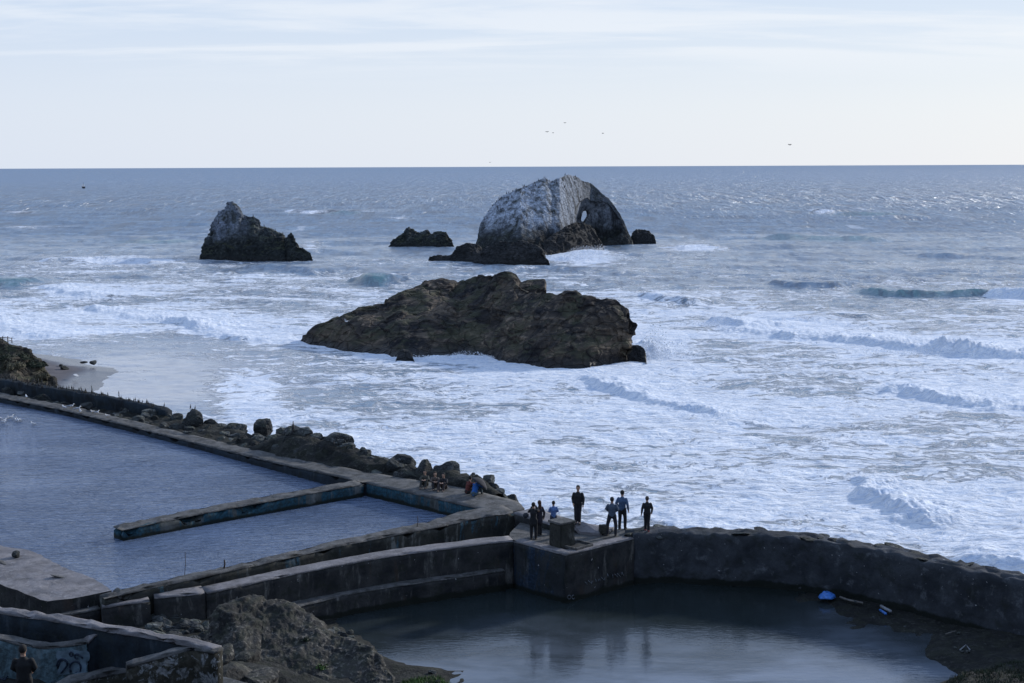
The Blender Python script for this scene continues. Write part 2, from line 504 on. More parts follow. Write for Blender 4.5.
        if pts[-1][0] > 1024: ends = np.maximum(ends, np.clip(tt / 0.18, 0, 1) * (tt > 0.5))
        if pts[0][0] < 0: ends = np.maximum(ends, np.clip((1 - tt) / 0.18, 0, 1) * (tt < 0.5))
        var = np.clip(0.75 + 0.7 * fbm(np.stack([xs / (wid * 3.5), ys / (wid * 6), xs * 0 + hgt * 7], 1), 2), 0.25, 1.3) if kind == 0 else 1.0
        hgt_ = hgt * var * (0.8 if kind == 0 else 1)
        prof = np.where(sd_ < 0, np.exp(-(sd_ / (wid * 0.36)) ** 2), np.exp(-(sd_ / (wid * 1.9)) ** 2))
        lump = 1 + (0.32 if kind == 0 else 0.12) * fbm(np.stack([xs / (wid * .8), ys / (wid * .8), xs * 0 + 5], 1), 4)
        z[sel] += hgt_ * prof * ends * lump
        if kind == 0:
            z[sel] += 0.20 * hgt_ * (prof ** .6) * ends * fbm(np.stack([xs / .5, ys / .8, xs * 0], 1), 5, gain=.62)
        fprof = np.where(sd_ < 0, np.exp(-(sd_ / (wid * 0.8)) ** 2), np.exp(-(sd_ / (wid * 4.5)) ** 2))
        if kind == 0:
            foam[sel] += fo * fprof * ends
        else:
            foam[sel] += fo * np.exp(-(sd_ / (wid * 1.1)) ** 2) * ends
            face[sel] = np.maximum(face[sel], np.exp(-((sd_ + 0.1 * wid) / (wid * 0.75)) ** 2) * ends * (hgt > 0.95))
    for a_, b_, sx, sy, hg in ((655, 352, 3.0, 2.5, 2.2), (645, 345, 1.2, 2.0, 2.6), (575, 259, 6.0, 5.0, 2.2), (590, 254, 4.0, 4.0, 1.6), (560, 371, 5.0, 1.0, .5), (690, 248, 9, 6, 1.0), (462, 357, 3.5, 1.2, .8), (440, 358, 4, 1.2, .6), (312, 251, 2.5, 2.5, .8)):
        c_ = G(a_, b_, 0); w_ = np.exp(-(((x - c_.x) / sx) ** 2 + ((y - c_.y) / sy) ** 2))
        s_ = np.where(w_ > 0.01)[0]
        q_ = np.stack([x[s_], y[s_], x[s_] * 0], 1)
        z[s_] += 0.5 * hg * w_[s_] * np.clip(0.6 + 0.45 * fbm(q_ * 0.9, 3), 0, 1.6); foam[s_] += 0.6 * w_[s_]
    P3 = np.stack([x, y, z], 1).reshape(shp[0], shp[1], 3)
    me = grid_mesh(P3, name='sea')
    set_attr(me, 'foam', np.clip(foam, 0, 1.3))
    set_attr(me, 'face', face)
    set_attr(me, 'calm', np.clip(calm * 1.3, 0, 1))
    # material
    m, nt, b = mat('sea_water'); q = N(nt)
    P = q.pos()
    fo = q.attr('foam'); fa = q.attr('face'); ca = q.attr('calm')
    warp = q.noise(P, 0.12, 4, 0.6, 0, 'Color')
    wp = q.n('ShaderNodeVectorMath', operation='MULTIPLY_ADD'); q.link(warp, wp.inputs[0]); wp.inputs[1].default_value = (9, 9, 0); q.link(P, wp.inputs[2])
    WP = wp.outputs[0]
    flat = q.mapping(WP, (0.62, 1.45, 0.0), (0, 0, R(-7)))
    a1 = q.noise(flat, 0.30, 8, 0.68, 0.6)
    a2 = q.noise(flat, 1.3, 6, 0.66, 0.9)
    web = q.voro(q.mapping(WP, (0.8, 1.2, 0.0)), 0.65, 'DISTANCE_TO_EDGE')
    big = q.noise(q.mapping(P, (0.55, 1.5, 0)), 0.045, 5, 0.6, 0.4)
    f = q.math('ADD', q.math('MULTIPLY', a1, 0.42), q.math('ADD', q.math('MULTIPLY', a2, 0.28), q.math('MULTIPLY', big, 0.30)))
    f = q.math('SUBTRACT', f, q.math('MULTIPLY', q.ramp(web, 0.0, 0.35), 0.035))
    thr = q.math('SUBTRACT', 0.685, q.math('MULTIPLY', fo, 0.30))
    mask = q.ramp(f, q.math('SUBTRACT', thr, 0.02), q.math('ADD', thr, 0.045))
    thin = q.ramp(f, q.math('SUBTRACT', thr, 0.14), q.math('ADD', thr, 0.05))   # thin milky foam round the thick one
    yv = q.sep(P)[1]
    nearm = q.ramp(yv, 90, 330)
    deep = q.mix(q.ramp(big, 0.35, 0.65), (0.012, 0.07, 0.165), (0.035, 0.13, 0.25))
    mid = q.mix(nearm, (0.13, 0.225, 0.33), deep)
    c = q.mix(q.math('MULTIPLY', fa, 0.8), mid, (0.03, 0.16, 0.17))
    c = q.mix(ca, c, (0.30, 0.32, 0.38))
    c = q.mix(q.math('MULTIPLY', thin, 0.45), c, (0.52, 0.58, 0.66))
    foamc = q.mix(q.ramp(q.math('ADD', q.math('MULTIPLY', a2, 0.55), q.math('MULTIPLY', q.noise(flat, 4.5, 4, 0.7, 0.4), 0.45)), 0.36, 0.60), (0.50, 0.60, 0.76), (0.87, 0.89, 0.93))
    c = q.mix(q.math('MULTIPLY', mask, 0.93), c, foamc)
    chop = q.noise(q.mapping(P, (1.0, 0.30, 0), (0, 0, R(5))), 0.42, 6, 0.68, 0.3)
    chf = q.noise(q.mapping(P, (1.0, 0.09, 0), (0, 0, R(-3))), 0.30, 5, 0.66, 0.2)
    midm = q.math('MULTIPLY', q.ramp(yv, 120, 260), q.math('SUBTRACT', 1.0, mask))
    c = q.mix(q.math('MULTIPLY', q.ramp(chop, 0.52, 0.40), q.math('MULTIPLY', midm, 0.7)), c, (0.010, 0.04, 0.085))  # shading of wave faces painted into the water colour, dark and light
    c = q.mix(q.math('MULTIPLY', q.ramp(chop, 0.56, 0.66), q.math('MULTIPLY', midm, 0.45)), c, (0.25, 0.36, 0.48))
    fm2 = q.ramp(yv, 450, 1000)
    c = q.mix(q.math('MULTIPLY', q.ramp(chf, 0.54, 0.40), q.math('MULTIPLY', fm2, 0.7)), c, (0.012, 0.045, 0.10))  # same painted wave-face shading, farther out
    c = q.mix(q.math('MULTIPLY', q.ramp(chf, 0.56, 0.68), q.math('MULTIPLY', fm2, 0.5)), c, (0.22, 0.32, 0.46))
    fw = q.noise(q.mapping(P, (1.0, 0.17, 0), (0, 0, R(3))), 0.085, 5, 0.62, 0.2)
    fw2 = q.noise(q.mapping(P, (1.0, 0.10, 0), (0, 0, R(-4))), 0.03, 4, 0.6, 0.1)
    farm = q.ramp(yv, 280, 520)
    caps = q.math('MULTIPLY', q.ramp(q.math('ADD', q.math('MULTIPLY', fw, 0.7), q.math('MULTIPLY', fw2, 0.3)), 0.60, 0.66), farm)
    c = q.mix(q.math('MULTIPLY', q.math('MULTIPLY', q.ramp(fw, 0.5, 0.36), farm), 0.75), c, (0.006, 0.022, 0.05))  # darker wave faces painted into the colour of the far water
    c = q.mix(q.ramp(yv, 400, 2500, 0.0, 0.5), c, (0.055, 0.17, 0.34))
    c = q.mix(q.math('MULTIPLY', caps, 0.55), c, (0.62, 0.68, 0.78))
    q.link(c, b.inputs['Base Color'])
    q.link(q.ramp(mask, 0, 1, 0.17, 0.75), b.inputs['Roughness'])
    b.inputs['IOR'].default_value = 1.33
    q.link(q.math('MULTIPLY', q.ramp(mask, 0, 1, 0.5, 0.1), q.ramp(yv, 120, 450, 1.0, 0.0)), b.inputs['Specular IOR Level'])
    rip = q.noise(q.mapping(P, (0.8, 1.5, 0), (0, 0, R(-10))), 1.6, 6, 0.62, 0.3)
    swl = q.noise(q.mapping(P, (0.45, 1.4, 0), (0, 0, R(-6))), 0.16, 5, 0.6, 0.3)
    farw = q.noise(q.mapping(P, (0.25, 1.0, 0), (0, 0, R(-6))), 0.05, 4, 0.6)
    b0 = q.bump(fw, q.ramp(yv, 280, 900, 0.0, 0.9), 9.0)
    # unresolved small waves: the surface normal itself wobbles
    wob = q.noise(q.mapping(P, (1.0, 0.7, 0)), 0.55, 5, 0.65, 0, 'Color')
    wv = q.n('ShaderNodeVectorMath', operation='SUBTRACT'); q.link(wob, wv.inputs[0]); wv.inputs[1].default_value = (.5, .5, .5)
    ws = q.n('ShaderNodeVectorMath', operation='SCALE'); q.link(wv.outputs[0], ws.inputs[0]); q.link(q.ramp(yv, 110, 500, 0.15, 1.9), ws.inputs['Scale'])
    wf = q.n('ShaderNodeVectorMath', operation='MULTIPLY'); q.link(ws.outputs[0], wf.inputs[0]); wf.inputs[1].default_value = (1, 1, 0)
    wa = q.n('ShaderNodeVectorMath', operation='ADD'); q.link(wf.outputs[0], wa.inputs[0]); q.link(b0, wa.inputs[1])
    wn = q.n('ShaderNodeVectorMath', operation='NORMALIZE'); q.link(wa.outputs[0], wn.inputs[0])
    b0 = wn.outputs[0]
    b1 = q.bump(farw, q.ramp(yv, 250, 900, 0.0, 0.9), 7.0, b0)
    b2 = q.bump(swl, q.ramp(ca, 0, 1, 0.75, 0.05), 1.3, b1)
    b3 = q.bump(rip, q.ramp(ca, 0, 1, 0.8, 0.06), 0.30, b2)
    b4 = q.bump(q.math('MULTIPLY', q.math('ADD', mask, a2), mask), 0.8, 0.25, b3)
    q.link(b4, b.inputs['Normal'])
    # a wind-roughened sea mirrors only a part of the sky, however flat the view
    gl = q.n('ShaderNodeBsdfGlossy'); gl.inputs['Roughness'].default_value = 0.32; q.link(b4, gl.inputs['Normal'])
    mx = q.n('ShaderNodeMixShader')
    q.link(q.math('MULTIPLY', q.ramp(yv, 120, 450, 0.0, 0.42), q.math('SUBTRACT', 1.0, mask)), mx.inputs[0])
    q.link(b.outputs[0], mx.inputs[1]); q.link(gl.outputs[0], mx.inputs[2])
    q.link(mx.outputs[0], nt.nodes['Material Output'].inputs['Surface'])
    o = obj('sea', me, m)
    tag(o, kind='structure')
    return o


build_sea()


# ------------------------------------------------------------------ rocks in the sea
def param_rock(name, crest, water, dcrest, dback, mats, zb=0.0, nu=260, ns=90, amp=1.0, fscale=0.18, steep=0.5, bottom=-1.6,
               detail=0.35, guano=None, seed=0.0, strata=0.0, topflat=0.9, sharp=0.0, smoothk=0.0, tilt=0.35):
    """crest: (px,py) outline left to right; water: (px,py) of the front foot; dcrest: metres from foot to crest."""
    u = np.linspace(0, 1, nu)
    cx_ = np.array([p[0] for p in crest], float); cy_ = np.array([p[1] for p in crest], float)
    L = np.concatenate([[0], np.cumsum(np.hypot(np.diff(cx_), np.diff(cy_)))]); L /= L[-1]
    pxs, pys = np.interp(u, L, cx_), np.interp(u, L, cy_)
    wpx = np.array([p[0] for p in water], float); wpy = np.array([p[1] for p in water], float)
    P = np.zeros((nu, ns, 3))
    nf = int(ns * 0.62)
    for i in range(nu):
        fy = float(np.interp(pxs[i], wpx, wpy))
        Fp = G(pxs[i], fy, zb)
        dc = float(np.interp(u[i], np.linspace(0, 1, len(dcrest)), dcrest))
        db = float(np.interp(u[i], np.linspace(0, 1, len(dback)), dback))
        e = math.sin(math.pi * min(1, max(0, u[i]))) ** 0.35
        dc *= max(0.05, e); db *= max(0.05, e)
        C = AtY(pxs[i], pys[i], Fp.y + dc)
        hz = max(C.z - zb, 0.02)
        for j in range(ns):
            if j < nf:
                s = j / (nf - 1)
                yy = Fp.y + dc * s
                zz = zb + bottom + (hz - bottom) * (s ** steep * topflat + (1 - topflat) * s)
                xx = Fp.x + (C.x - Fp.x) * s
            else:
                s = (j - nf + 1) / (ns - nf)
                yy = Fp.y + dc + db * s
                zz = zb + hz + (bottom - hz) * s ** 1.7
                xx = C.x + (C.x / C.y) * db * s
            P[i, j] = (xx, yy, zz)
    me = grid_mesh(P, name=name)
    fix_normals(me)

    def fn(co, no):
        q = co * fscale + seed
        h = np.clip((co[:, 2] - zb) / 2.0, 0.25, 1.0)
        d = (ridged(q, 5) - 0.72) * (1 - smoothk) + smoothk * 1.2 * fbm(q * 0.8, 3)
        if sharp > 0:
            # blocky facets: quantised noise
            f_ = fbm(co * fscale * 1.7 + seed + 50, 2)
            d = d + sharp * (np.round(f_ * 3) / 3)
        if strata > 0:
            zz = co[:, 2] * 0.9 + co[:, 0] * tilt + co[:, 1] * tilt * .5 + 1.2 * fbm(co * 0.15 + seed, 2)
            d = d + strata * (np.abs((zz % 1.0) - 0.5) * 2 - 0.5)
        fine = fbm(co * fscale * 6 + seed, 4)
        no2 = no.copy(); no2[:, 2] *= 0.55
        return co + no2 * (amp * h * d + detail * fine)[:, None]
    displace(me, fn)
    n = len(me.vertices)
    gv = np.ones(n) if guano is None else guano
    if callable(gv):
        co = np.empty(n * 3, dtype=np.float32); me.vertices.foreach_get('co', co)
        gv = gv(co.reshape(-1, 3))
    set_attr(me, 'guano', gv)
    o = obj(name, me, mats)
    return o


# the long dark rock in the middle
main_crest = [(300, 341), (302, 333), (315, 324), (335, 313), (355, 307), (372, 304), (388, 303), (392, 297), (402, 290), (415, 285), (427, 279), (440, 277),
              (450, 277), (458, 280), (470, 274), (488, 272), (503, 273), (514, 277), (519, 284), (530, 288), (545, 290), (560, 291), (572, 291), (580, 294),
              (600, 298), (612, 296), (622, 299), (630, 303), (633, 312), (633, 330), (633, 346)]
main_water = [(295, 341), (310, 345), (345, 351), (400, 358), (440, 357), (462, 355), (485, 357), (510, 364), (545, 370), (590, 369), (620, 364), (650, 362)]
main_crest = [(x_ - max(0, (x_ - 560)) * 0.09, y_ + 2) for x_, y_ in main_crest]
o = param_rock('sea_stack', main_crest, main_water, [2, 9, 15, 20, 22, 21, 18, 15, 11, 7, 3], [3, 7, 9, 9, 9, 9, 9, 8, 7, 5, 3], M['rock'],
               nu=460, ns=170, amp=0.8, fscale=0.13, steep=0.5, detail=0.20, seed=3.1, strata=0.30, topflat=0.7, sharp=1.1, smoothk=0.7, tilt=-0.28)
tag(o, 'long dark brown rock, largest and nearest in the surf', 'rock')
o = param_rock('rock', [(618, 362), (620, 350), (628, 346), (641, 346), (645, 350), (646, 362)], [(615, 363), (648, 365)], [3, 4, 3], [3, 4, 3], M['rock_low'], nu=60, ns=40, amp=0.3, fscale=0.5, detail=0.12, seed=8)
tag(o, 'low dark rock shelf at the right foot of the long brown rock', 'rock')
o = param_rock('rock', [(517, 291), (518, 283), (527, 280), (545, 279), (546, 283), (546, 292)], [(515, 292.5), (548, 293)], [2.4, 3, 2.4], [1.5, 2, 1.5], M['rock'], zb=AtY(531, 292, 166).z, nu=70, ns=40, amp=0.12, fscale=0.5, detail=0.08, bottom=-1.0, seed=18, steep=0.15)
tag(o, 'flat topped brown slab lying on top of the long dark rock', 'rock')
o = param_rock('rock', [(396, 361), (398, 352), (404, 349), (411, 352), (414, 361)], [(394, 361.5), (416, 362)], [1.6, 2, 1.6], [1.5, 2, 1.5], M['rock_low'], nu=50, ns=30, amp=0.2, fscale=0.7, detail=0.1, seed=28)
tag(o, 'small dark rock in the foam before the long brown rock', 'rock')

# pinnacle rock on the left
pin_crest = [(200, 259), (203, 248), (206, 240), (212, 236), (214, 221), (219, 212), (225, 209), (229, 203), (233, 201.5), (238, 205), (243, 213), (249, 216), (254, 217),
             (259, 226), (266, 228), (274, 231), (281, 234), (285, 240), (286, 250), (288, 236), (291, 232), (294, 236), (299, 246), (305, 249), (310, 253), (312, 259)]
o = param_rock('sea_stack', pin_crest, [(198, 259.5), (250, 260), (313, 260.5)], [3, 8, 9, 8, 7, 5, 3], [4, 8, 9, 8, 6, 4], M['rock_p'], nu=300, ns=110, amp=0.75, fscale=0.24, detail=0.28,
               steep=0.62, seed=12.4, guano=lambda c: np.clip((G(262, 250, 0).x * 1.0 - c[:, 0]) / 9 + 0.55, 0.12, 1))
tag(o, 'pointed rock with pale streaked peak, leftmost in the sea', 'rock')

# small rock between the two
o = param_rock('sea_stack', [(389, 247), (392, 241), (399, 236), (404, 232), (409, 227), (414, 231), (420, 233), (427, 230), (431, 234), (438, 231), (446, 232), (451, 240), (454, 247)],
               [(388, 247.5), (455, 248)], [3, 5, 5, 3], [3, 5, 5, 3], M['rock_p'], nu=160, ns=60, amp=0.5, fscale=0.35, detail=0.3, seed=21, guano=lambda c: np.full(len(c), 0.7))
tag(o, 'small jagged dark rock between the pointed rock and the arched rock', 'rock')


# arched rock: outline, then cave and hole cut out
def arch_rock():
    crest = [(475, 252), (477, 240), (480, 227), (486, 215), (494, 204), (503, 196), (512, 192), (520, 188), (530, 184), (540, 179), (546, 178), (552, 181), (556, 178), (561, 177), (568, 175),
             (575, 176), (581, 180), (590, 183), (598, 190), (607, 198), (614, 206), (620, 214), (624, 222), (628, 233), (632, 240), (633, 246)]
    o = param_rock('arched_sea_stack', crest, [(474, 253), (520, 254), (560, 252), (590, 246), (634, 245)], [4, 13, 17, 18, 16, 11, 5, 3], [5, 10, 12, 12, 10, 8, 5], M['rock_g'],
                   nu=330, ns=130, amp=0.42, fscale=0.15, steep=0.58, detail=0.16, seed=5.5, smoothk=0.75, strata=0.03,
                   guano=lambda c: np.clip((G(600, 240, 0).x - c[:, 0]) / 16, 0.2, 1))
    # close the mesh for the boolean
    bm = bmesh.new(); bm.from_mesh(o.data)
    bmesh.ops.holes_fill(bm, edges=[e for e in bm.edges if e.is_boundary], sides=0)
    bmesh.ops.triangulate(bm, faces=[f for f in bm.faces if len(f.verts) > 4])
    bmesh.ops.recalc_face_normals(bm, faces=bm.faces)
    bm.to_mesh(o.data); bm.free()

    def cutter(rings, n=28):
        V, Fc = [], []
        for cpt, rx, rz, tilt in rings:
            for k in range(n):
                a = 2 * math.pi * k / n
                w = 1 + 0.10 * math.sin(3 * a + cpt.y) + 0.06 * math.sin(5 * a + 1)
                X, Z = rx * w * math.cos(a), rz * w * math.sin(a)
                V.append((cpt.x + X * math.cos(tilt) - Z * math.sin(tilt), cpt.y, cpt.z + X * math.sin(tilt) + Z * math.cos(tilt)))
        for i in range(len(rings) - 1):
            for k in range(n):
                Fc.append([i * n + k, i * n + (k + 1) % n, (i + 1) * n + (k + 1) % n, (i + 1) * n + k])
        Fc.append(list(range(n))[::-1]); Fc.append([(len(rings) - 1) * n + k for k in range(n)])
        me = mesh(V, Fc, 'cut'); fix_normals(me)
        c = bpy.data.objects.new('cut', me); COL.objects.link(c)
        return c
    Yf = G(600, 246, 0).y
    # wide dark cave facing the camera, and the narrow gap through it
    c1 = cutter([(AtY(598, 224, Yf - 8), 6.8, 6.8, R(-24)), (AtY(597, 221, Yf + 6), 6.3, 6.2, R(-24)), (AtY(595, 220, Yf + 9), 4.9, 4.6, R(-20)), (AtY(590, 219, Yf + 11.5), 2.2, 2.6, 0)])
    c2 = cutter([(AtY(584, 216, Yf + 5), 0.62, 1.5, R(-16)), (AtY(583.5, 216, Yf + 50), 0.7, 1.6, R(-16))], 16)
    for c in (c1, c2):
        md = o.modifiers.new('b', 'BOOLEAN'); md.operation = 'DIFFERENCE'; md.object = c; md.solver = 'EXACT'
    dg = bpy.context.evaluated_depsgraph_get()
    me2 = bpy.data.meshes.new_from_object(o.evaluated_get(dg))
    o.modifiers.clear(); o.data = me2
    for c in (c1, c2): bpy.data.objects.remove(c)
    tag(o, 'big rounded rock whitened by birds with a dark cave and hole through it', 'rock')
    return o


ARCH = arch_rock()
o = param_rock('rock', [(540, 256), (545, 243), (553, 234), (566, 226), (578, 222), (590, 226), (597, 236), (601, 243), (604, 250)], [(538, 256), (570, 254), (606, 250)], [3, 6, 6, 3], [3, 5, 5, 3],
               M['rock_low'], nu=170, ns=70, amp=0.6, fscale=0.3, detail=0.25, seed=61)
tag(o, 'grey ridged rock at the foot of the arched rock under the cave', 'rock')
o = param_rock('rock', [(428, 262), (430, 257), (440, 255), (450, 255), (458, 247), (466, 243), (476, 245), (482, 250), (492, 246), (505, 241), (520, 241), (532, 243), (543, 250), (549, 262)],
               [(426, 262), (470, 263), (549, 264)], [2, 5, 6, 6, 3], [2, 5, 5, 5, 3], M['rock_low'], nu=220, ns=70, amp=0.6, fscale=0.35, detail=0.25, seed=71)
tag(o, 'low black rock reef in front of the arched rock', 'rock')
o = param_rock('rock', [(630, 242), (633, 231), (640, 229), (648, 231), (654, 236), (656, 242)], [(629, 243), (657, 243)], [2, 4, 2], [2, 4, 2], M['rock_low'], nu=80, ns=40, amp=0.4, fscale=0.4, detail=0.2, seed=81)
tag(o, 'small round dark rock at the right foot of the arched rock', 'rock')
# ------------------------------------------------------------------ walls
def resample(P, step):
    P = [Vector(p) for p in P]
    out = []
    for i in range(len(P) - 1):
        n = max(1, int(round((P[i + 1] - P[i]).length / step)))
        for k in range(n): out.append(P[i].lerp(P[i + 1], k / n))
    out.append(P[-1])
    return out


def path_normals(P):
    ns = []
    for i in range(len(P)):
        a = P[max(0, i - 1)]; b_ = P[min(len(P) - 1, i + 1)]
        d = Vector((b_.x - a.x, b_.y - a.y, 0)).normalized()
        ns.append(Vector((-d.y, d.x, 0)))        # left of the direction of travel
    return ns


def idx_edge(n, sec, nv):
    k = np.arange(n) % sec
    return ((k == nv - 1) * 1.0 + (k == nv - 2) * 0.5)


def ribbon(name, P, w, zb, zt_off, mats, parent=None, nv=10, nt=5, rough=0.05, toprough=0.0, fs=1.4, seed=0.0, batter=0.0, shift=0.0, ragged=0.0, edge=0.0, chip=0.0):
    """solid wall along P (front top edge); w = thickness (number or per-point list); zb: bottom z."""
    n = path_normals(P)
    ws = w if isinstance(w, (list, tuple, np.ndarray)) else [w] * len(P)
    zbs = zb if isinstance(zb, (list, tuple, np.ndarray)) else [zb] * len(P)
    rows = []
    for i, p in enumerate(P):
        f = p - n[i] * shift
        zt = p.z + zt_off
        sec = []
        for k in range(nv):
            t = k / (nv - 1)
            sec.append((f.x - n[i].x * batter * (1 - t), f.y - n[i].y * batter * (1 - t), zbs[i] + (zt - zbs[i]) * t))
        for k in range(1, nt + 1):
            t = k / (nt + 1)
            q = f + n[i] * (ws[i] + shift) * t
            sec.append((q.x, q.y, zt))
        q = f + n[i] * (ws[i] + shift)
        for k in range(4):
            t = 1 - k / 3
            sec.append((q.x, q.y, zbs[i] + (zt - zbs[i]) * t))
        rows.append(sec)
    A = np.array(rows)
    me = grid_mesh(A, closed_v=True, name=name)
    bm = bmesh.new(); bm.from_mesh(me)
    bmesh.ops.holes_fill(bm, edges=[e for e in bm.edges if e.is_boundary], sides=0)
    bmesh.ops.triangulate(bm, faces=[f for f in bm.faces if len(f.verts) > 4])
    bmesh.ops.recalc_face_normals(bm, faces=bm.faces)
    bm.to_mesh(me); bm.free()

    sec_n = nv + nt + 4
    nxy = np.array([[q_.x, q_.y] for q_ in n for _ in range(sec_n)])
    if len(nxy) != len(me.vertices): chip = 0

    def fn(co, no):
        d = fbm(co * fs * 1.6 + seed, 5, gain=0.6)
        o_ = co + no * (rough * 0.55 * d)[:, None]
        up = np.clip(no[:, 2], 0, 1)
        if toprough > 0:
            o_[:, 2] += up * toprough * ridged(co * fs * 0.8 + seed + 5, 4)
        if chip > 0:
            e_ = np.clip(fbm(co * 2.6 + seed + 3, 4, gain=.65) * 1.6 - .15, 0, 1) * chip
            m_ = idx_edge(len(co), nv + nt + 4, nv)
            o_[:, :2] += (m_ * e_)[:, None] * nxy
            o_[:, 2] -= m_ * e_ * .35
        if ragged > 0:
            r_ = fbm(np.stack([co[:, 0] * .9, co[:, 1] * .9, co[:, 0] * 0 + seed], 1), 3)
            o_[:, 2] -= (np.abs(no[:, 2]) > 0.3) * (no[:, 2] > 0) * ragged * np.clip(r_ * 2.5 - 0.2, 0, 1)
        return o_
    displace(me, fn)
    set_attr(me, 'guano', np.zeros(len(me.vertices)))
    o = obj(name, me, mats, parent, smooth=False)
    return o


def wp(pts, step=0.35):
    return resample([G(a, b, c) for a, b, c in pts], step)


def wall(label, pts, w, zb, face_mat, top_mat=None, cat='wall', step=0.28, cap=0.07, group=None, name='concrete_wall', **k):
    P = wp(pts, step) if len(pts[0]) == 3 and not isinstance(pts[0], Vector) else pts
    if isinstance(w, list):
        xs = np.array([G(a, b, c).x for (a, b, c) in pts]); w = list(np.interp([p.x for p in P], xs, w))
    mid = P[len(P) // 2]
    if top_mat is None:
        o = ribbon(name, P, w, zb, 0.0, face_mat, **k)
        tag(o, label, cat, group); return o
    root = empty(name, (0, 0, 0)); tag(root, label, cat, group)
    kk = dict(k); kk.pop('toprough', None)
    ribbon('wall_face', P, w, zb, -cap, face_mat, root, **kk)
    ribbon('coping', P, [x + 0.03 for x in w] if isinstance(w, list) else w + 0.03, [p.z - cap + 0.004 for p in P], 0.0, top_mat, root, nv=3, nt=6, rough=0.03, chip=0.22,
           toprough=k.get('toprough', 0.02), fs=2.4, seed=k.get('seed', 0) + 4, shift=0.012, ragged=k.get('ragged', 0.0) * 0.4)
    return root


M['wall_navy_patch'] = concrete_mat('navy_patched_concrete', (0.04, 0.045, 0.05), (0.12, 0.13, 0.14), (0.014, 0.017, 0.02), 0.9, paint=(0.028, 0.048, 0.08), paint_amt=0.4, moss=0.5, flecks=.8, streaky=True, shade_band=1.25)
PW = 2.9      # water of the upper pools
LW = 1.05     # water of the round lower pool
# the long sea wall that closes the upper pools, run of the walkway on its top
seawall_pts = [(-150, 365, 3.3), (0, 397.5, 3.3), (60, 409, 3.3), (130, 426, 3.3), (200, 444, 3.3), (280, 463.5, 3.42), (340, 476.5, 3.6), (366, 482.5, 3.67)]
wall('long dark sea wall with pale walkway on top beside the upper pool', seawall_pts, [1.2, 1.2, 1.2, 1.2, 1.3, 1.5, 1.8, 2.0], 1.0, M['navy_wall'], M['coping_d'], step=0.5, rough=0.05, seed=1, ragged=0.25)
wall('pool wall with peeling blue paint under the wide walkway where people sit', [(366.4, 482.6, 3.67), (395, 489, 3.67), (430, 497, 3.67), (482, 509, 3.67), (500, 514, 3.67)], [2.0, 2.3, 2.6, 2.4, 1.6], 1.2, M['wall_blue'], M['coping_d'], step=0.35, rough=0.03, seed=2)
# divider reaching into the pool
wall('blue painted divider wall reaching out into the upper pool', [(123, 529.5, 3.48), (134, 527, 3.5), (200, 513.5, 3.55), (282, 498, 3.6), (363.5, 483.5, 3.64)], 0.95, 1.2, M['wall_blue'], M['coping_d'], step=0.3, rough=0.045, seed=3, ragged=0.35)
divider_end = True
# front wall of the upper pools
wall('dark stained front wall of the upper pool, behind the curved wall', [(105, 598, 3.55), (125, 593, 3.6), (150, 587.5, 3.62), (200, 577, 3.65), (270, 561.5, 3.65), (337, 546, 3.65), (395, 534.5, 3.65), (440, 526, 3.65), (480, 517, 3.7), (514, 512.5, 3.75)],
     [0.6, 0.6, 0.6, 0.6, 0.6, 0.7, 0.8, 1.0, 1.4, 1.6], 1.6, M['wall_patch'], M['coping_d'], step=0.35, rough=0.06, seed=4, ragged=0.3, toprough=0.05)
# parapet running on towards the sea behind the block
wall('low sloping parapet the man in black stands on, behind the square block', [(514, 512.8, 3.74), (530, 518, 3.66), (549, 524, 3.6), (575, 529, 3.5), (607, 533.5, 3.42)], [1.5, 1.4, 1.3, 1.2, 1.1], 1.0, M['wall'], M['coping'], step=0.35, rough=0.05, seed=5)
# curved wall with the pale top
curve_pts = [(207.5, 592.5, 3.28), (240, 585.5, 3.3), (260, 581, 3.3), (290, 574.5, 3.3), (315, 569.5, 3.31), (360, 561, 3.33), (400, 554, 3.34), (456, 547, 3.35), (485, 543, 3.35), (514, 540.5, 3.35)]
wall('long curved concrete wall with pale smooth top above the round pool', curve_pts, [0.85] * 10, 0.6, M['wall'], M['coping'], step=0.35, rough=0.05, seed=6, nv=14)
ftg = [(285, 612, 2.05), (300, 606, 2.05), (350, 593, 2.05), (400, 585, 2.05), (456, 577, 2.05), (505, 570, 2.05)]
wall('low grey footing ledge along the base of the curved wall', ftg, 0.7, 0.5, M['wall'], M['coping_d'], step=0.4, rough=0.04, seed=7, name='footing', cat='ledge')
# broken pieces further left
wall('broken curved wall block, second of two left of the crack', [(154.5, 597.5, 3.3), (180, 595, 3.3), (205, 592.6, 3.28)], 1.0, 1.0, M['wall'], M['coping'], step=0.3, rough=0.06, seed=8, name='wall_block', cat='wall block')
wall('broken curved wall block with slumped top, farthest left by the pale slab', [(102, 607, 3.2), (125, 603.5, 3.25), (150, 600.5, 3.25)], 0.95, 1.0, M['wall'], M['coping'], step=0.3, rough=0.07, seed=9, name='wall_block', cat='wall block')
wall('low dark wall stub under the edge of the pale slab', [(48, 617, 2.95), (75, 613, 2.95), (100, 608.5, 3.0)], 0.7, 1.0, M['wall'], M['coping_d'], step=0.3, rough=0.06, seed=10, name='wall_block', cat='wall block')
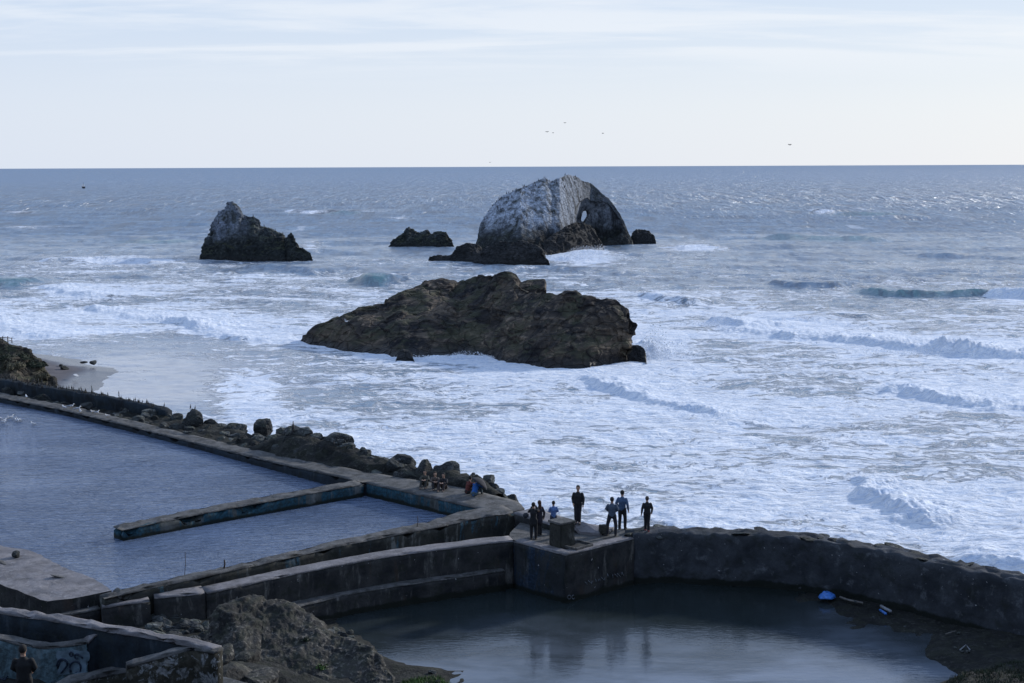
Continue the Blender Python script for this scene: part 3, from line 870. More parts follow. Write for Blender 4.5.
# V shaped bastion
va = wp([(513.5, 540.8, 3.35), (530, 545, 3.35), (548, 549.8, 3.35), (565.5, 554.3, 3.35)], 0.3)
vb = wp([(565.8, 554.4, 3.35), (585, 549.8, 3.35), (605, 544.8, 3.35), (634, 537.8, 3.35)], 0.3)
wall('left face of the pointed bastion with blue paint, under the couple in black', va, 0.55, 0.5, M['wall_navy_patch'], M['coping'], step=0.3, rough=0.02, seed=11, nv=16, name='bastion_wall')
wall('right face of the pointed bastion with faint white scrawl', vb, 0.55, 0.5, M['wall'], M['coping'], step=0.3, rough=0.02, seed=12, nv=16, name='bastion_wall')
# the curved retaining wall on the right
rp = [(634.5, 537.8, 3.35), (660, 534.5, 3.4), (690, 535.5, 3.42), (720, 537, 3.42), (760, 537.5, 3.45), (800, 541, 3.45), (840, 547, 3.45), (880, 553.5, 3.45), (910, 560, 3.45), (950, 570, 3.5), (990, 577, 3.6), (1024, 584, 3.65), (1100, 603, 3.8), (1180, 628, 4.0)]
wall('tall dark curved retaining wall on the right between round pool and surf', rp, 1.2, [0.5][0], M['wall_round'], None, step=0.3, rough=0.10, toprough=0.13, seed=13, nv=18, nt=9, fs=1.7)


# ---- flat slabs and platforms
def slab(name, px_pts, z, th, mats, label=None, cat=None, kind=None, rough=0.03, sub=0.5, parent=None, group=None, toprough=None, seed=0):
    pts = [G(a, b, z if c is None else c) for a, b, c in [(p + (None,))[:3] if len(p) == 2 else p for p in px_pts]]
    bm = bmesh.new()
    vs = [bm.verts.new(p) for p in pts]
    f = bm.faces.new(vs)
    bmesh.ops.triangulate(bm, faces=[f])
    for it in range(7):
        long_ = [e for e in bm.edges if e.calc_length() > sub]
        if not long_: break
        bmesh.ops.subdivide_edges(bm, edges=long_, cuts=1)
        bmesh.ops.triangulate(bm, faces=[f_ for f_ in bm.faces if len(f_.verts) > 3])
    r = bmesh.ops.extrude_face_region(bm, geom=list(bm.faces))
    nv = [v for v in r['geom'] if isinstance(v, bmesh.types.BMVert)]
    for v in nv: v.co.z -= th
    bmesh.ops.recalc_face_normals(bm, faces=bm.faces)
    me = bpy.data.meshes.new(name); bm.to_mesh(me); bm.free()

    def fn(co, no):
        d = fbm(co * 1.1 + seed, 4)
        o_ = co.copy()
        o_[:, :2] += (fbm(co * 1.7 + 7 + seed, 4) * rough * 2)[:, None] * no[:, :2]
        o_[:, 2] += d * rough
        return o_
    displace(me, fn)
    set_attr(me, 'guano', np.zeros(len(me.vertices)))
    o = obj(name, me, mats, parent, smooth=False)
    if th > .5:
        me.materials.append(M['wall'])
        for f in me.polygons:
            if abs(f.normal.z) < .5: f.material_index = 1
    return tag(o, label, cat, group, kind)


slab('platform', [(506, 541), (513, 540.3), (530, 544.5), (549, 549.2), (565.5, 553.2), (585, 548.8), (605, 543.8), (634, 537), (668, 533.5), (668, 529), (640, 528), (607, 530), (575, 528), (549, 525), (522, 521), (512, 530)], 3.31, 1.2, M['coping_d'],
     'worn concrete platform the group of people stands on above the bastion', 'platform', rough=0.035, sub=0.35, seed=3)
slab('tilted_slab', [(573, 523, 3.75), (583, 521.5, 3.8), (607, 530, 3.5), (600, 533.5, 3.42), (580, 531.5, 3.45)], 3.6, 0.2, M['coping'], 'smooth pale slab tilted behind the square block', 'slab', rough=0.01, sub=0.3)
pale = slab('pool_deck', [(-110, 512), (-40, 533), (0, 545), (20, 549), (38, 553), (62, 567), (90, 577), (104, 585), (112, 591), (80, 596.5), (47, 602), (22, 592), (0, 584), (-60, 560), (-110, 545)], 3.5, 1.3, M['coping'],
     'broad pale concrete slab with crumbling edge at the left of the pool', 'slab', rough=0.05, sub=0.45, seed=5)


# ---- the square block
def box_mesh(sx, sy, sz, cuts=6, rough=0.02, seed=0.0, bev=0.03, fs=2.5):
    bm = bmesh.new()
    bmesh.ops.create_cube(bm, size=1)
    for v in bm.verts: v.co = Vector((v.co.x * sx, v.co.y * sy, (v.co.z + 0.5) * sz))
    bmesh.ops.bevel(bm, geom=list(bm.edges), offset=bev, segments=2, affect='EDGES')
    bmesh.ops.subdivide_edges(bm, edges=[e for e in bm.edges if e.calc_length() > max(sx, sy, sz) / 3], cuts=cuts, use_grid_fill=True)
    me = bpy.data.meshes.new('box'); bm.to_mesh(me); bm.free()
    displace(me, lambda co, no: co + no * (rough * fbm(co * fs + seed, 3))[:, None])
    set_attr(me, 'guano', np.zeros(len(me.vertices)))
    return me


def on(px, py, z, rz=0.0): return G(px, py, z), rz


bp = G(562, 546, 3.33)
root = empty('concrete_block', bp, R(38)); tag(root, 'square concrete block in the middle of the platform', 'block')
obj('block_body', box_mesh(0.86, 0.86, 1.12, 6, 0.025, 2, 0.04), M['wall_patch'], root, False)
c = obj('block_cap', box_mesh(0.94, 0.94, 0.10, 4, 0.015, 3, 0.02), M['coping_d'], root, False); c.location = (0, 0, 1.125)
bp = G(577, 547.0, 3.33)
root = empty('hatch_kerb', bp, R(45)); tag(root, 'dark sunken hatch with raised kerb beside the square block', 'hatch')
hm = plain('dark_hollow', (0.008, 0.009, 0.01), 0.95)
o = obj('hatch_floor', box_mesh(1.0, 0.8, 0.05, 3, 0.01, 4, 0.01), hm, root, False); o.location = (0, 0, 0.03)
for k_, (ax, ay, sx_, sy_) in enumerate(((0, .46, 1.15, .12), (0, -.46, 1.15, .12), (.57, 0, .12, .79), (-.57, 0, .12, .79))):
    o = obj('kerb', box_mesh(sx_, sy_, 0.13, 3, 0.01, k_, 0.02), M['coping_d'], root, False); o.location = (ax, ay, 0.02)
o = obj('concrete_stub', box_mesh(0.38, 0.34, 0.42, 4, 0.03, 7, 0.03), M['wall_patch'], None, False); o.location = G(603.5, 533.3, 3.4); o.rotation_euler = (0, 0, .3)
tag(o, 'small square concrete stub left of the two men in blue grey', 'block')

# ------------------------------------------------------------------ water of the pools
def water_mat(name, col, ripple, dist, scale, rough=0.05, murk=None, rot=-12, scum=False):
    m, nt, b = mat(name); q = N(nt)
    P = q.pos()
    big = q.noise(P, 0.10, 4, 0.6)
    c = q.mix(q.ramp(big, 0.35, 0.68), col, murk or tuple(x * 0.7 for x in col))
    if scum:   # cloudy silt in the shallow part of the pool
        yy = q.math('ADD', q.sep(P)[1], q.math('MULTIPLY', q.math('SUBTRACT', q.noise(P, 0.12, 4, .6), 0.5), 14.0))
        s1 = q.noise(q.mapping(P, (0.5, 1.2, 1), (0, 0, R(8))), 0.35, 7, 0.62, 0.5)
        sm = q.math('MULTIPLY', q.ramp(yy, 62.0, 50.0), q.ramp(s1, 0.33, 0.62, 0.35, 1.0))
        c = q.mix(sm, c, (0.17, 0.20, 0.25))
    q.link(c, b.inputs['Base Color'])
    b.inputs['Roughness'].default_value = rough
    b.inputs['IOR'].default_value = 1.33
    r1 = q.noise(q.mapping(P, (0.7, 1.9, 1), (0, 0, R(rot))), scale, 4, 0.55, 0.3)
    r2 = q.noise(q.mapping(P, (0.8, 1.5, 1), (0, 0, R(rot + 25))), scale * 0.28, 4, 0.6, 0.4)
    gust = q.ramp(q.noise(q.mapping(P, (0.4, 1.3, 1), (0, 0, R(rot))), 0.12, 4, 0.6), 0.3, 0.7, 0.45, 1.0)
    b1 = q.bump(r2, q.math('MULTIPLY', gust, ripple * 0.6), dist * 2.5)
    b2 = q.bump(r1, q.math('MULTIPLY', gust, ripple), dist, b1)
    q.link(b2, b.inputs['Normal'])
    return m


def flat_sheet(name, pts, m, kind='structure'):
    bm = bmesh.new(); f = bm.faces.new([bm.verts.new(p) for p in pts]); bmesh.ops.triangulate(bm, faces=[f])
    bmesh.ops.recalc_face_normals(bm, faces=bm.faces)
    if sum(f.normal.z for f in bm.faces) < 0: bmesh.ops.reverse_faces(bm, faces=bm.faces)
    me = bpy.data.meshes.new(name); bm.to_mesh(me); bm.free()
    o = obj(name, me, m, None, False); o['kind'] = kind
    return o


wup = water_mat('pool_water', (0.12, 0.165, 0.26), 1.0, 0.24, 1.7)
wlo = water_mat('round_pool_water', (0.015, 0.02, 0.02), 0.22, 0.04, 3.0, 0.03, (0.02, 0.028, 0.03), scum=True)
def shifted(pts, z, off):
    P = [G(a, b, c) for a, b, c in pts]; n = path_normals(P)
    return [Vector((p.x + q.x * off, p.y + q.y * off, z)) for p, q in zip(P, n)]
up = shifted(seawall_pts, PW, 0.5) + [Vector((p.x, p.y, PW)) for p in [G(430, 497, 3.67) + Vector((.4, .4, 0)), G(482, 509, 3.67) + Vector((.4, .4, 0))]]
fr = [(480, 517), (440, 526), (395, 534.5), (337, 546), (270, 561.5), (200, 577), (150, 587.5), (105, 598)]
up += [G(a, b, 3.65) * 1.0 for a, b in fr]
up = [Vector((p.x, p.y + (0.3 if i >= len(up) - len(fr) else 0), PW)) for i, p in enumerate(up)]
up += [Vector((p.x, p.y, PW)) for p in (G(80, 588, 3.4), G(20, 575, 3.4), G(-60, 548, 3.4), G(-200, 500, 3.4))] + [Vector((-75, 140, PW))]
flat_sheet('pool_water', up, wup)
lo = [Vector((-13, 66, LW)), Vector((0, 67.2, LW)), Vector((7, 67.2, LW)), Vector((14, 66.5, LW)), Vector((20, 64.5, LW)), Vector((26, 61, LW)), Vector((31, 55, LW)), Vector((28, 44, LW)), Vector((10, 40, LW)), Vector((-12, 42, LW)), Vector((-16, 55, LW))]
flat_sheet('round_pool_water', lo, wlo)

# ------------------------------------------------------------------ ground of the near shore
anch = []
def A_(px, py, z, w=1.0):
    p = G(px, py, z); anch.append((p.x, p.y, z, w))
# lower pool bed and its shores
for a, b in ((400, 640), (460, 640), (520, 640), (600, 640), (700, 640), (780, 640), (840, 660), (420, 610), (480, 600), (570, 610), (660, 600), (740, 600), (450, 670), (560, 675), (680, 675), (800, 672), (900, 672)): A_(a, b, 0.2)
for a, b, z in ((930, 672, 0.95), (968, 668, 1.15), (900, 645, 1.0), (860, 628, 1.04), (800, 598, 1.08), (760, 594, .9), (820, 612, .92), (880, 632, .98), (860, 612, 1.08), (780, 606, .8), (940, 650, 1.25), (980, 645, 1.3), (900, 625, 1.1), (850, 606, 1.12), (1000, 660, 1.5), (1024, 668, 1.9), (1024, 683, 2.4), (985, 678, 1.9), (930, 683, 0.7), (1010, 640, 1.45),
                (820, 683, .9), (960, 720, 1.7), (1080, 690, 3.0), (1100, 740, 4), (1024, 760, 4.2), (700, 720, 0.4), (560, 720, .4), (820, 740, .7), (700, 800, 1.5), (900, 820, 3), (900, 720, .8), (560, 780, 2.3), (500, 820, 4),
                (455, 683, 1.0), (430, 678, 1.2), (405, 681, 1.25), (390, 683, 1.1), (350, 628, 0.9), (335, 626, 1.1), (300, 620, 1.6), (430, 700, 1.8), (480, 700, .9), (430, 740, 2.8)): A_(a, b, z)
# below the curved wall on the left, strip between the two walls
for a, b, z in ((280, 605, 2.0), (240, 600, 2.2), (200, 640, 2.6), (220, 625, 2.2), (170, 630, 2.3), (120, 620, 2.2), (60, 625, 2.2), (0, 600, 2.1), (250, 640, 2.6), (300, 650, 2.8), (330, 683, 2.6), (300, 700, 3.4), (360, 683, 1.8),
                (240, 660, 3.2), (220, 683, 4.2), (240, 700, 4.3), (200, 683, 5.4), (280, 683, 3.6), (200, 720, 6.4), (300, 760, 5.2), (400, 800, 5.0), (400, 740, 3.2),
                (470, 533, 2.5), (400, 545, 2.5), (337, 558, 2.5), (270, 573, 2.5), (200, 588, 2.5), (150, 596, 2.5), (505, 530, 2.7), (430, 540, 2.5), (120, 600, 2.4)): A_(a, b, z)
for x_, y_, z_ in ((-20, 72, 1.6), (-10, 75, 1.6), (-30, 80, 1.6), (-32, 62, 1.4), (0, 68, 1.5), (8, 68.5, 1.5), (16, 69, 1.0), (24, 66, .8), (30, 62, 1), (36, 58, 2), (40, 50, 4), (-45, 60, 1.4), (-60, 75, 1.4), (-50, 90, 1.4), (-70, 100, 1.4), (-40, 100, 1.4), (-25, 90, 1.4),
                   (-14, 33.6, 8.3), (-11.5, 33.5, 8.2), (-8.5, 33, 7.9), (-12, 31, 8.4), (-9, 30, 8.5), (-7, 31.5, 7.9), (-6, 33.5, 7.3), (-16, 36, 7.9), (-12, 36.5, 7.7), (-9, 36, 7.2), (-6, 38, 6.0), (-9, 41, 5.2), (-14, 44, 4.4), (-20, 40, 7), (-22, 48, 4), (-30, 44, 6), (-16, 50, 2.6), (-10, 47, 3.6),
                   (-25, 35, 9.5), (-18, 30, 9.4), (-10, 26, 9.6), (-3, 30, 7.6), (0, 26, 8.6), (6, 28, 7.4), (14, 30, 7), (25, 34, 7), (35, 38, 8), (-20, 20, 13), (0, 16, 13.5), (20, 18, 13.5), (40, 25, 13), (-40, 25, 13), (0, 6, 18.4), (0, -4, 19.0), (20, 0, 19), (-20, 0, 19), (40, 5, 19), (-40, 5, 19)):
    anch.append((x_, y_, z_, 1.0))
anch = np.array(anch)


def ground_z(x, y):
    x = np.atleast_1d(x).astype(float); y = np.atleast_1d(y).astype(float)
    d2 = (x[:, None] - anch[None, :, 0]) ** 2 + (y[:, None] - anch[None, :, 1]) ** 2 + 0.15
    w = 1 / d2 ** 1.9
    return (w * anch[None, :, 2]).sum(1) / w.sum(1)


def in_poly(x, y, P):
    c = np.zeros(len(x), bool)
    for i in range(len(P)):
        x1, y1 = P[i][:2]; x2, y2 = P[i - 1][:2]
        m_ = ((y1 > y) != (y2 > y)) & (x < (x2 - x1) * (y - y1) / (y2 - y1 + 1e-12) + x1)
        c ^= m_
    return c


def px_ok(x, y): return (y < 47)


def build_ground():
    xs = np.arange(-62, 50, 0.3); ys = np.arange(-8, 112, 0.3)
    X, Y = np.meshgrid(xs, ys, indexing='ij')
    x, y = X.ravel(), Y.ravel()
    z = np.concatenate([ground_z(x[i:i + 20000], y[i:i + 20000]) for i in range(0, len(x), 20000)])
    q = np.stack([x, y, z], 1)
    rz = 0.05 + 0.16 * np.clip((z - 1.6) / 2, 0, 1)
    z = z + rz * ridged(q * 0.9, 5) - 0.5 * rz + 0.02 * fbm(q * 4, 3)
    cap_ = CAMZ - y * 0.40 - 1.0
    right_ = np.clip((x + 6) / 3, 0, 1)
    lim_y = 29.0 + right_ * 15.0
    z = np.where(y < lim_y, np.minimum(z, cap_), z)
    z = np.where((x > -4) & (y > 40) & (y < 66.5) & (z > 20.8 - 0.392 * y + .0) & (px_ok(x, y)), 20.8 - 0.392 * y, z)
    # keep on the land side of the sea wall and of the retaining wall
    sea_side = [(-62, 112)] + [(p.x + q_.x * 0.6, p.y + q_.y * 0.6) for p, q_ in zip([G(*t) for t in seawall_pts], path_normals([G(*t) for t in seawall_pts]))]
    edge = [G(a, b, c) for a, b, c in ((482, 509, 3.67), (520, 513, 3.7), (575, 528, 3.5), (640, 533, 3.4))] + [G(a, b, c) for a, b, c in rp[1:]]
    poly = [(p.x, p.y + 0.5) for p in []]
    lim = [( -80, 130)] + [(p.x + .4, p.y + .4) for p in [G(*t) for t in seawall_pts]] + [(p.x, p.y + .45) for p in edge] + [(55, 45), (55, -10), (-80, -10)]
    inside = in_poly(x, y, lim)
    keep = inside.reshape(X.shape)
    P3 = np.stack([x, y, z], 1).reshape(X.shape[0], X.shape[1], 3)
    me = grid_mesh(P3, name='ground')
    bm = bmesh.new(); bm.from_mesh(me); bm.verts.ensure_lookup_table()
    kr = keep.ravel()
    bmesh.ops.delete(bm, geom=[v for v in bm.verts if not kr[v.index]], context='VERTS')
    bmesh.ops.recalc_face_normals(bm, faces=bm.faces)
    bm.to_mesh(me); bm.free()
    if me.polygons[0].normal.z < 0: me.flip_normals()
    set_attr(me, 'guano', np.zeros(len(me.vertices)))
    o = obj('ground', me, M['dark_soil']); o['kind'] = 'structure'
    return o


build_ground()


def gz(x, y): return float(ground_z([x], [y])[0])


# seabed sheet to the horizon, under everything
me = mesh([(-90000, -3000, -6), (90000, -3000, -6), (90000, 90000, -6), (-90000, 90000, -6)], [[0, 1, 2, 3]], 'seabed')
tag(obj('seabed', me, plain('seabed_sand', (0.08, 0.09, 0.1)), None, False), kind='structure')

# ------------------------------------------------------------------ beach, bluff and rock bank on the left
def build_beach():
    poly = [G(a, b, 0) for a, b in ((-160, 345), (-20, 349), (30, 352), (55, 358), (85, 365), (104, 368), (109, 372), (96, 378), (86, 383), (88, 390), (84, 396), (78, 402), (60, 420), (-160, 400))]
    xs = np.arange(-75, -20, 0.5); ys = np.arange(88, 175, 0.5)
    X, Y = np.meshgrid(xs, ys, indexing='ij'); x, y = X.ravel(), Y.ravel()
    ins = in_poly(x, y, [(p.x, p.y) for p in poly])
    d = np.full(len(x), 1e9)
    for i in range(len(poly)):
        a, b_ = poly[i - 1], poly[i]
        vx, vy = b_.x - a.x, b_.y - a.y
        t = np.clip(((x - a.x) * vx + (y - a.y) * vy) / (vx * vx + vy * vy), 0, 1)
        d = np.minimum(d, np.hypot(x - a.x - t * vx, y - a.y - t * vy))
    s = np.where(ins, d, -d)
    q = np.stack([x, y, x * 0], 1)
    z = 0.04 + np.clip((s + 0.5 * fbm(q * 0.2, 3) - 0.35) * 0.085, -1.5, 0.9) + 0.02 * fbm(q * .5, 3)
    me = grid_mesh(np.stack([x, y, z], 1).reshape(X.shape + (3,)), name='beach')
    m, nt, b = mat('grey_sand'); g = N(nt); P = g.pos()
    zz = g.sep(P)[2]; n1 = g.noise(P, 0.7, 6, 0.65)
    dry = g.mix(g.ramp(n1, 0.35, 0.65), (0.06, 0.055, 0.062), (0.095, 0.085, 0.092))
    wetc = g.ramp(g.math('ADD', zz, g.math('MULTIPLY', n1, 0.1)), 0.12, 0.42)
    g.link(g.mix(wetc, (0.06, 0.06, 0.075), dry), b.inputs['Base Color'])
    g.link(g.ramp(wetc, 0, 1, 0.25, 0.9), b.inputs['Roughness'])
    g.link(g.bump(g.noise(P, 3, 5, 0.7), 0.4, 0.05), b.inputs['Normal'])
    o = obj('beach', me, m); o['kind'] = 'structure'


build_beach()

o = param_rock('headland', [(-140, 330), (-60, 330), (-20, 332), (0, 342), (8, 344), (20, 347), (28, 353), (36, 360), (42, 367), (48, 376), (53, 378), (56, 386)], [(-140, 398), (-20, 400), (10, 396), (30, 391), (57, 386.5)],
               [14, 14, 13, 12, 10, 6, 3], [14, 14, 12, 10, 7, 4], M['bluff'], zb=0.5, nu=260, ns=110, amp=0.7, fscale=0.22, detail=0.3, seed=33, steep=0.8)
o['kind'] = 'structure'


def leaf_clump(name, c, rad, n, m, parent=None, leaf=0.12, flat=0.7, seed=0, hollow=0.3):
    r = np.random.RandomState(seed); V, Fc = [], []
    for i in range(n):
        d = r.normal(size=3); d /= np.linalg.norm(d); d[2] = abs(d[2]) * 0.9 + 0.02
        rr = (hollow + (1 - hollow) * r.rand()) * (0.75 + 0.35 * math.sin(d[0] * 5 + seed) * math.cos(d[1] * 4))
        p = np.array(c) + d * np.array([rad, rad, rad * flat]) * rr
        a = r.normal(size=3); a /= np.linalg.norm(a); b_ = np.cross(a, d); b_ /= (np.linalg.norm(b_) + 1e-9)
        l = leaf * (0.6 + 0.8 * r.rand())
        k = len(V)
        V += [p, p + a * l * .5 + b_ * l * .3, p + a * l, p + a * l * .5 - b_ * l * .3]
        Fc.append([k, k + 1, k + 2, k + 3])
    me = mesh(V, Fc, name); return obj(name, me, m, parent, False)


mleaf = plain('scrub_leaf', (0.018, 0.026, 0.014), 0.8, 0.5, 3); mleaf2 = plain('pale_scrub_leaf', (0.07, 0.065, 0.04), 0.85, 0.5, 3)
mwood = plain('scrub_stem', (0.04, 0.032, 0.025), 0.9)
dgx = None


def ray_down(x, y, z0=60):
    dg = bpy.context.evaluated_depsgraph_get()
    hit, loc, no, i, ob, mt = scene.ray_cast(dg, Vector((x, y, z0)), Vector((0, 0, -1)))
    return loc.z if hit else 0.0


def ray_pix(px, py):
    dg = bpy.context.evaluated_depsgraph_get()
    hit, loc, no, i, ob, mt = scene.ray_cast(dg, CO, ray(px, py).normalized())
    return (loc, no, ob) if hit else (None, None, None)


bpy.context.view_layer.update()
for k, (a, b, r_, mm, lb) in enumerate(((4, 358, 1.3, mleaf, 'round dark green bush on the bluff at the left edge'), (22, 357, 1.2, mleaf, 'dark bush in the middle of the bluff top'), (31, 364, .9, mleaf, 'dark bush on the seaward shoulder of the bluff'), (39, 364, .9, mleaf, 'small dark bush at the tip of the bluff'),
                               (12, 366, 1.4, mleaf2, 'pale green scrub halfway down the bluff'), (42, 376, 1.0, mleaf2, 'pale dry scrub low on the right end of the bluff'))):
    p, n_, ob = ray_pix(a, b)
    if p is None: continue
    root = empty('bush', p); tag(root, lb, 'bush')
    leaf_clump('foliage', (0, 0, -0.2), r_, 3000, mm, root, 0.15, 0.6, k)
    bm = bmesh.new(); bmesh.ops.create_cone(bm, segments=6, radius1=.07, radius2=.03, depth=0.8, cap_ends=True)
    me = bpy.data.meshes.new('stem'); bm.to_mesh(me); bm.free(); obj('stem', me, mwood, root)
# fence on the bluff top
def tube_mesh(paths, seg=6):
    """paths: list of (points, radii)"""
    bm = bmesh.new()
    for pts, rad in paths:
        pts = [Vector(p) for p in pts]; rings = []
        if not isinstance(rad, (list, tuple)): rad = [rad] * len(pts)
        up_ = Vector((0, 0, 1))
        for i, p in enumerate(pts):
            d = (pts[min(i + 1, len(pts) - 1)] - pts[max(0, i - 1)]).normalized()
            a = d.cross(up_ if abs(d.z) < 0.9 else Vector((0, 1, 0))).normalized(); b_ = d.cross(a)
            rings.append([bm.verts.new(p + (a * math.cos(2 * math.pi * k / seg) + b_ * math.sin(2 * math.pi * k / seg)) * rad[i]) for k in range(seg)])
        for i in range(len(rings) - 1):
            for k in range(seg):
                bm.faces.new([rings[i][k], rings[i][(k + 1) % seg], rings[i + 1][(k + 1) % seg], rings[i + 1][k]])
        bm.faces.new(rings[0][::-1]); bm.faces.new(rings[-1])
    bmesh.ops.recalc_face_normals(bm, faces=bm.faces)
    me = bpy.data.meshes.new('tube'); bm.to_mesh(me); bm.free(); return me


mpost = plain('weathered_post', (0.05, 0.045, 0.045), 0.85)
fp = []
for a in (-14, -4, 3, 8, 12):
    p, n_, ob = ray_pix(a, 343); fp.append(p if p else G(a, 343, 4))
root = empty('fence', (0, 0, 0)); tag(root, 'short post and rail fence on top of the bluff at left', 'fence')
for p in fp: obj('post', tube_mesh([((p - Vector((0, 0, .4)), p + Vector((0, 0, .65))), 0.05)]), mpost, root)
for h in (.3, .55): obj('rail', tube_mesh([([q_ + Vector((0, 0, h)) for q_ in fp], 0.035)]), mpost, root)

# ---- boulder meshes shared by the copies
def boulder_mesh(seed, sub=4, amp=0.28, sq=(1, 0.85, 0.7)):
    bm = bmesh.new(); bmesh.ops.create_icosphere(bm, subdivisions=sub, radius=1.0)
    me = bpy.data.meshes.new('boulder'); bm.to_mesh(me); bm.free()
    r = np.random.RandomState(seed); pl = r.normal(size=(9, 3)); pl /= np.linalg.norm(pl, axis=1)[:, None]; dd = 0.45 + 0.35 * r.rand(9)

    def fn(co, no):
        for k in range(9):
            s = co @ pl[k] - dd[k]
            co = co - np.clip(s, 0, None)[:, None] * pl[k] * 0.97
        co = co * np.array(sq)
        return co + no * (amp * 0.16 * ridged(co * 1.6 + seed * 3.1, 4) + 0.04 + 0.05 * fbm(co * 5 + seed, 3))[:, None]
    displace(me, fn)
    set_attr(me, 'guano', np.zeros(len(me.vertices)))
    return me


BM = [boulder_mesh(s, 3 if s < 6 else 4, sq=(1, .8 + .04 * (s % 3), .62 + .07 * (s % 4))) for s in range(9)]
for i, me in enumerate(BM):
    me.materials.append(M['boulder'] if i % 3 else M['boulder_d']); me.polygons.foreach_set('use_smooth', [False] * len(me.polygons))


def boulder(p, s, label, group=None, k=None, name='boulder', sink=0.25, m=None, stretch=(1, 1, 1)):
    me = BM[k if k is not None else random.randrange(9)]
    if m is not None:
        me = me.copy(); me.materials.clear(); me.materials.append(m)
    o = bpy.data.objects.new(name, me); COL.objects.link(o)
    o.location = (p.x, p.y, p.z + s * (0.5 - sink)); o.scale = (s * stretch[0], s * stretch[1], s * stretch[2])
    o.rotation_euler = (random.uniform(-.3, .3), random.uniform(-.3, .3), random.uniform(0, 6.28))
    return tag(o, label, 'boulder', group)


# embankment under the boulders, seaward of the wall
bank_prof = [(-60, 2.7, 6), (0, 2.7, 7), (60, 2.7, 7), (120, 2.8, 7), (160, 3.0, 7), (200, 3.1, 6), (225, 3.5, 5.5), (250, 4.1, 5.0), (275, 4.1, 5), (300, 3.9, 5), (340, 3.7, 4), (390, 3.8, 3.4), (430, 3.9, 2.8), (452, 3.4, 2.0)]
sw = wp([(-150, 365, 3.3), (0, 397.5, 3.3), (60, 409, 3.3), (130, 426, 3.3), (200, 444, 3.3), (280, 463.5, 3.42), (340, 476.5, 3.6), (366, 482.5, 3.67), (420, 495, 3.67), (452, 502.5, 3.67)], 0.4)
swn = path_normals(sw)
WIDTH = lambda px: float(np.interp(px, [0, 200, 280, 340, 400, 452], [1.2, 1.3, 1.5, 1.9, 2.6, 2.6]))
rows = []; bank_line = []
for i, (p, n_) in enumerate(zip(sw, swn)):
    px = proj(p)[0]
    hz, bw = interp(bank_prof, px)
    w0 = WIDTH(px)
    sec = []
    for k in range(26):
        t = k / 25
        d = w0 - 0.25 + bw * t
        h = 2.9 + (hz - 2.9) * math.sin(min(1, t * 2.2) * math.pi / 2) if t < 0.5 else hz - (hz + 2.0) * ((t - 0.5) / 0.5) ** 1.5
        q_ = p + n_ * d
        sec.append((q_.x, q_.y, h))
    rows.append(sec); bank_line.append((px, p, n_, w0, bw, hz))
me = grid_mesh(np.array(rows), name='rubble_bank')
if me.polygons[0].normal.z < 0: me.flip_normals()
displace(me, lambda co, no: co + no * (0.28 * ridged(co * 0.8, 5) - 0.1)[:, None])
set_attr(me, 'guano', np.zeros(len(me.vertices)))
o = obj('rubble_bank', me, M['dark_soil']); o['kind'] = 'structure'

rr = random.Random(3)
cnt = 0
for it in range(235):
    i = rr.randrange(len(bank_line)); px, p, n_, w0, bw, hz = bank_line[i]
    if px < -25: continue
    t = rr.uniform(0.03, 0.72)
    s = (rr.uniform(0.2, 0.48) if rr.random() < .78 else rr.uniform(.5, .85)) * (1.1 if px > 200 else 0.9)
    if px > 380: t = rr.uniform(0.2, 0.8)
    q_ = p + n_ * (w0 + 0.25 + bw * t)
    h = 2.9 + (hz - 2.9) * math.sin(min(1, t * 2.2) * math.pi / 2) if t < 0.5 else hz - (hz + 2.0) * ((t - 0.5) / 0.5) ** 1.5
    boulder(Vector((q_.x, q_.y, h)), s, 'grey boulder in the heap piled along the sea side of the walkway', 'boulders piled along the sea wall', k=rr.randrange(9))
for it in range(48):
    i = rr.randrange(len(bank_line)); px, p, n_, w0, bw, hz = bank_line[i]
    if px < -15 or px > 185: continue
    q_ = p + n_ * (w0 + 0.3 + rr.uniform(0, 2.6))
    boulder(Vector((q_.x, q_.y, 2.95)), rr.uniform(.28, .55), 'grey boulder in the heap piled along the sea side of the walkway', 'boulders piled along the sea wall', k=rr.randrange(9))
# singled out big ones: (pixel of the centre, radius)
for a, b, z, s, k, mm, lb in ((193, 418, 3.6, 0.99, 6, 'boulder_d', 'big dark boulder standing alone above the bank left of the gap'), (263, 425, 3.8, 0.78, 7, 'boulder_d', 'dark peaked boulder highest in the middle of the bank'),
                              (236, 426, 3.4, 0.78, 8, 'boulder', 'bluish broad boulder left of the dark peaked one'), (285, 431, 3.8, 0.66, 5, 'boulder', 'pale bluish boulder under the tall standing bird'),
                              (312, 440, 3.9, 0.78, 6, 'boulder', 'rounded grey boulder in the bank right of the standing bird'), (345, 452, 3.8, 0.78, 7, 'boulder', 'broad grey boulder in the bank by the pool corner'),
                              (368, 461, 3.7, 0.78, 8, 'boulder_d', 'blocky dark boulder beside the inner pool corner'), (397, 464, 3.9, 0.78, 4, 'boulder_d', 'rounded dark boulder left of the seated group'),
                              (425, 468, 4.0, 0.78, 6, 'boulder_d', 'tall dark boulder directly behind the seated group'), (440, 472, 3.8, 0.62, 7, 'boulder_d', 'dark boulder at the right end of the bank'), (409, 475, 3.7, 0.57, 2, 'boulder_d', 'low dark boulder left of the seated group at the walkway edge'),
                              (150, 411, 3.3, 0.62, 5, 'boulder', 'grey boulder left of the big dark lone boulder'), (329, 443, 3.6, 0.52, 3, 'boulder_d', 'dark boulder under the small perched bird'), (383, 460, 3.8, 0.57, 1, 'boulder', 'grey boulder between two dark ones near the inner pool')):
    p = G(a, b, z)
    boulder(Vector((p.x, p.y, z - s * .35)), s, lb, None, k, m=M[mm], sink=0.35)
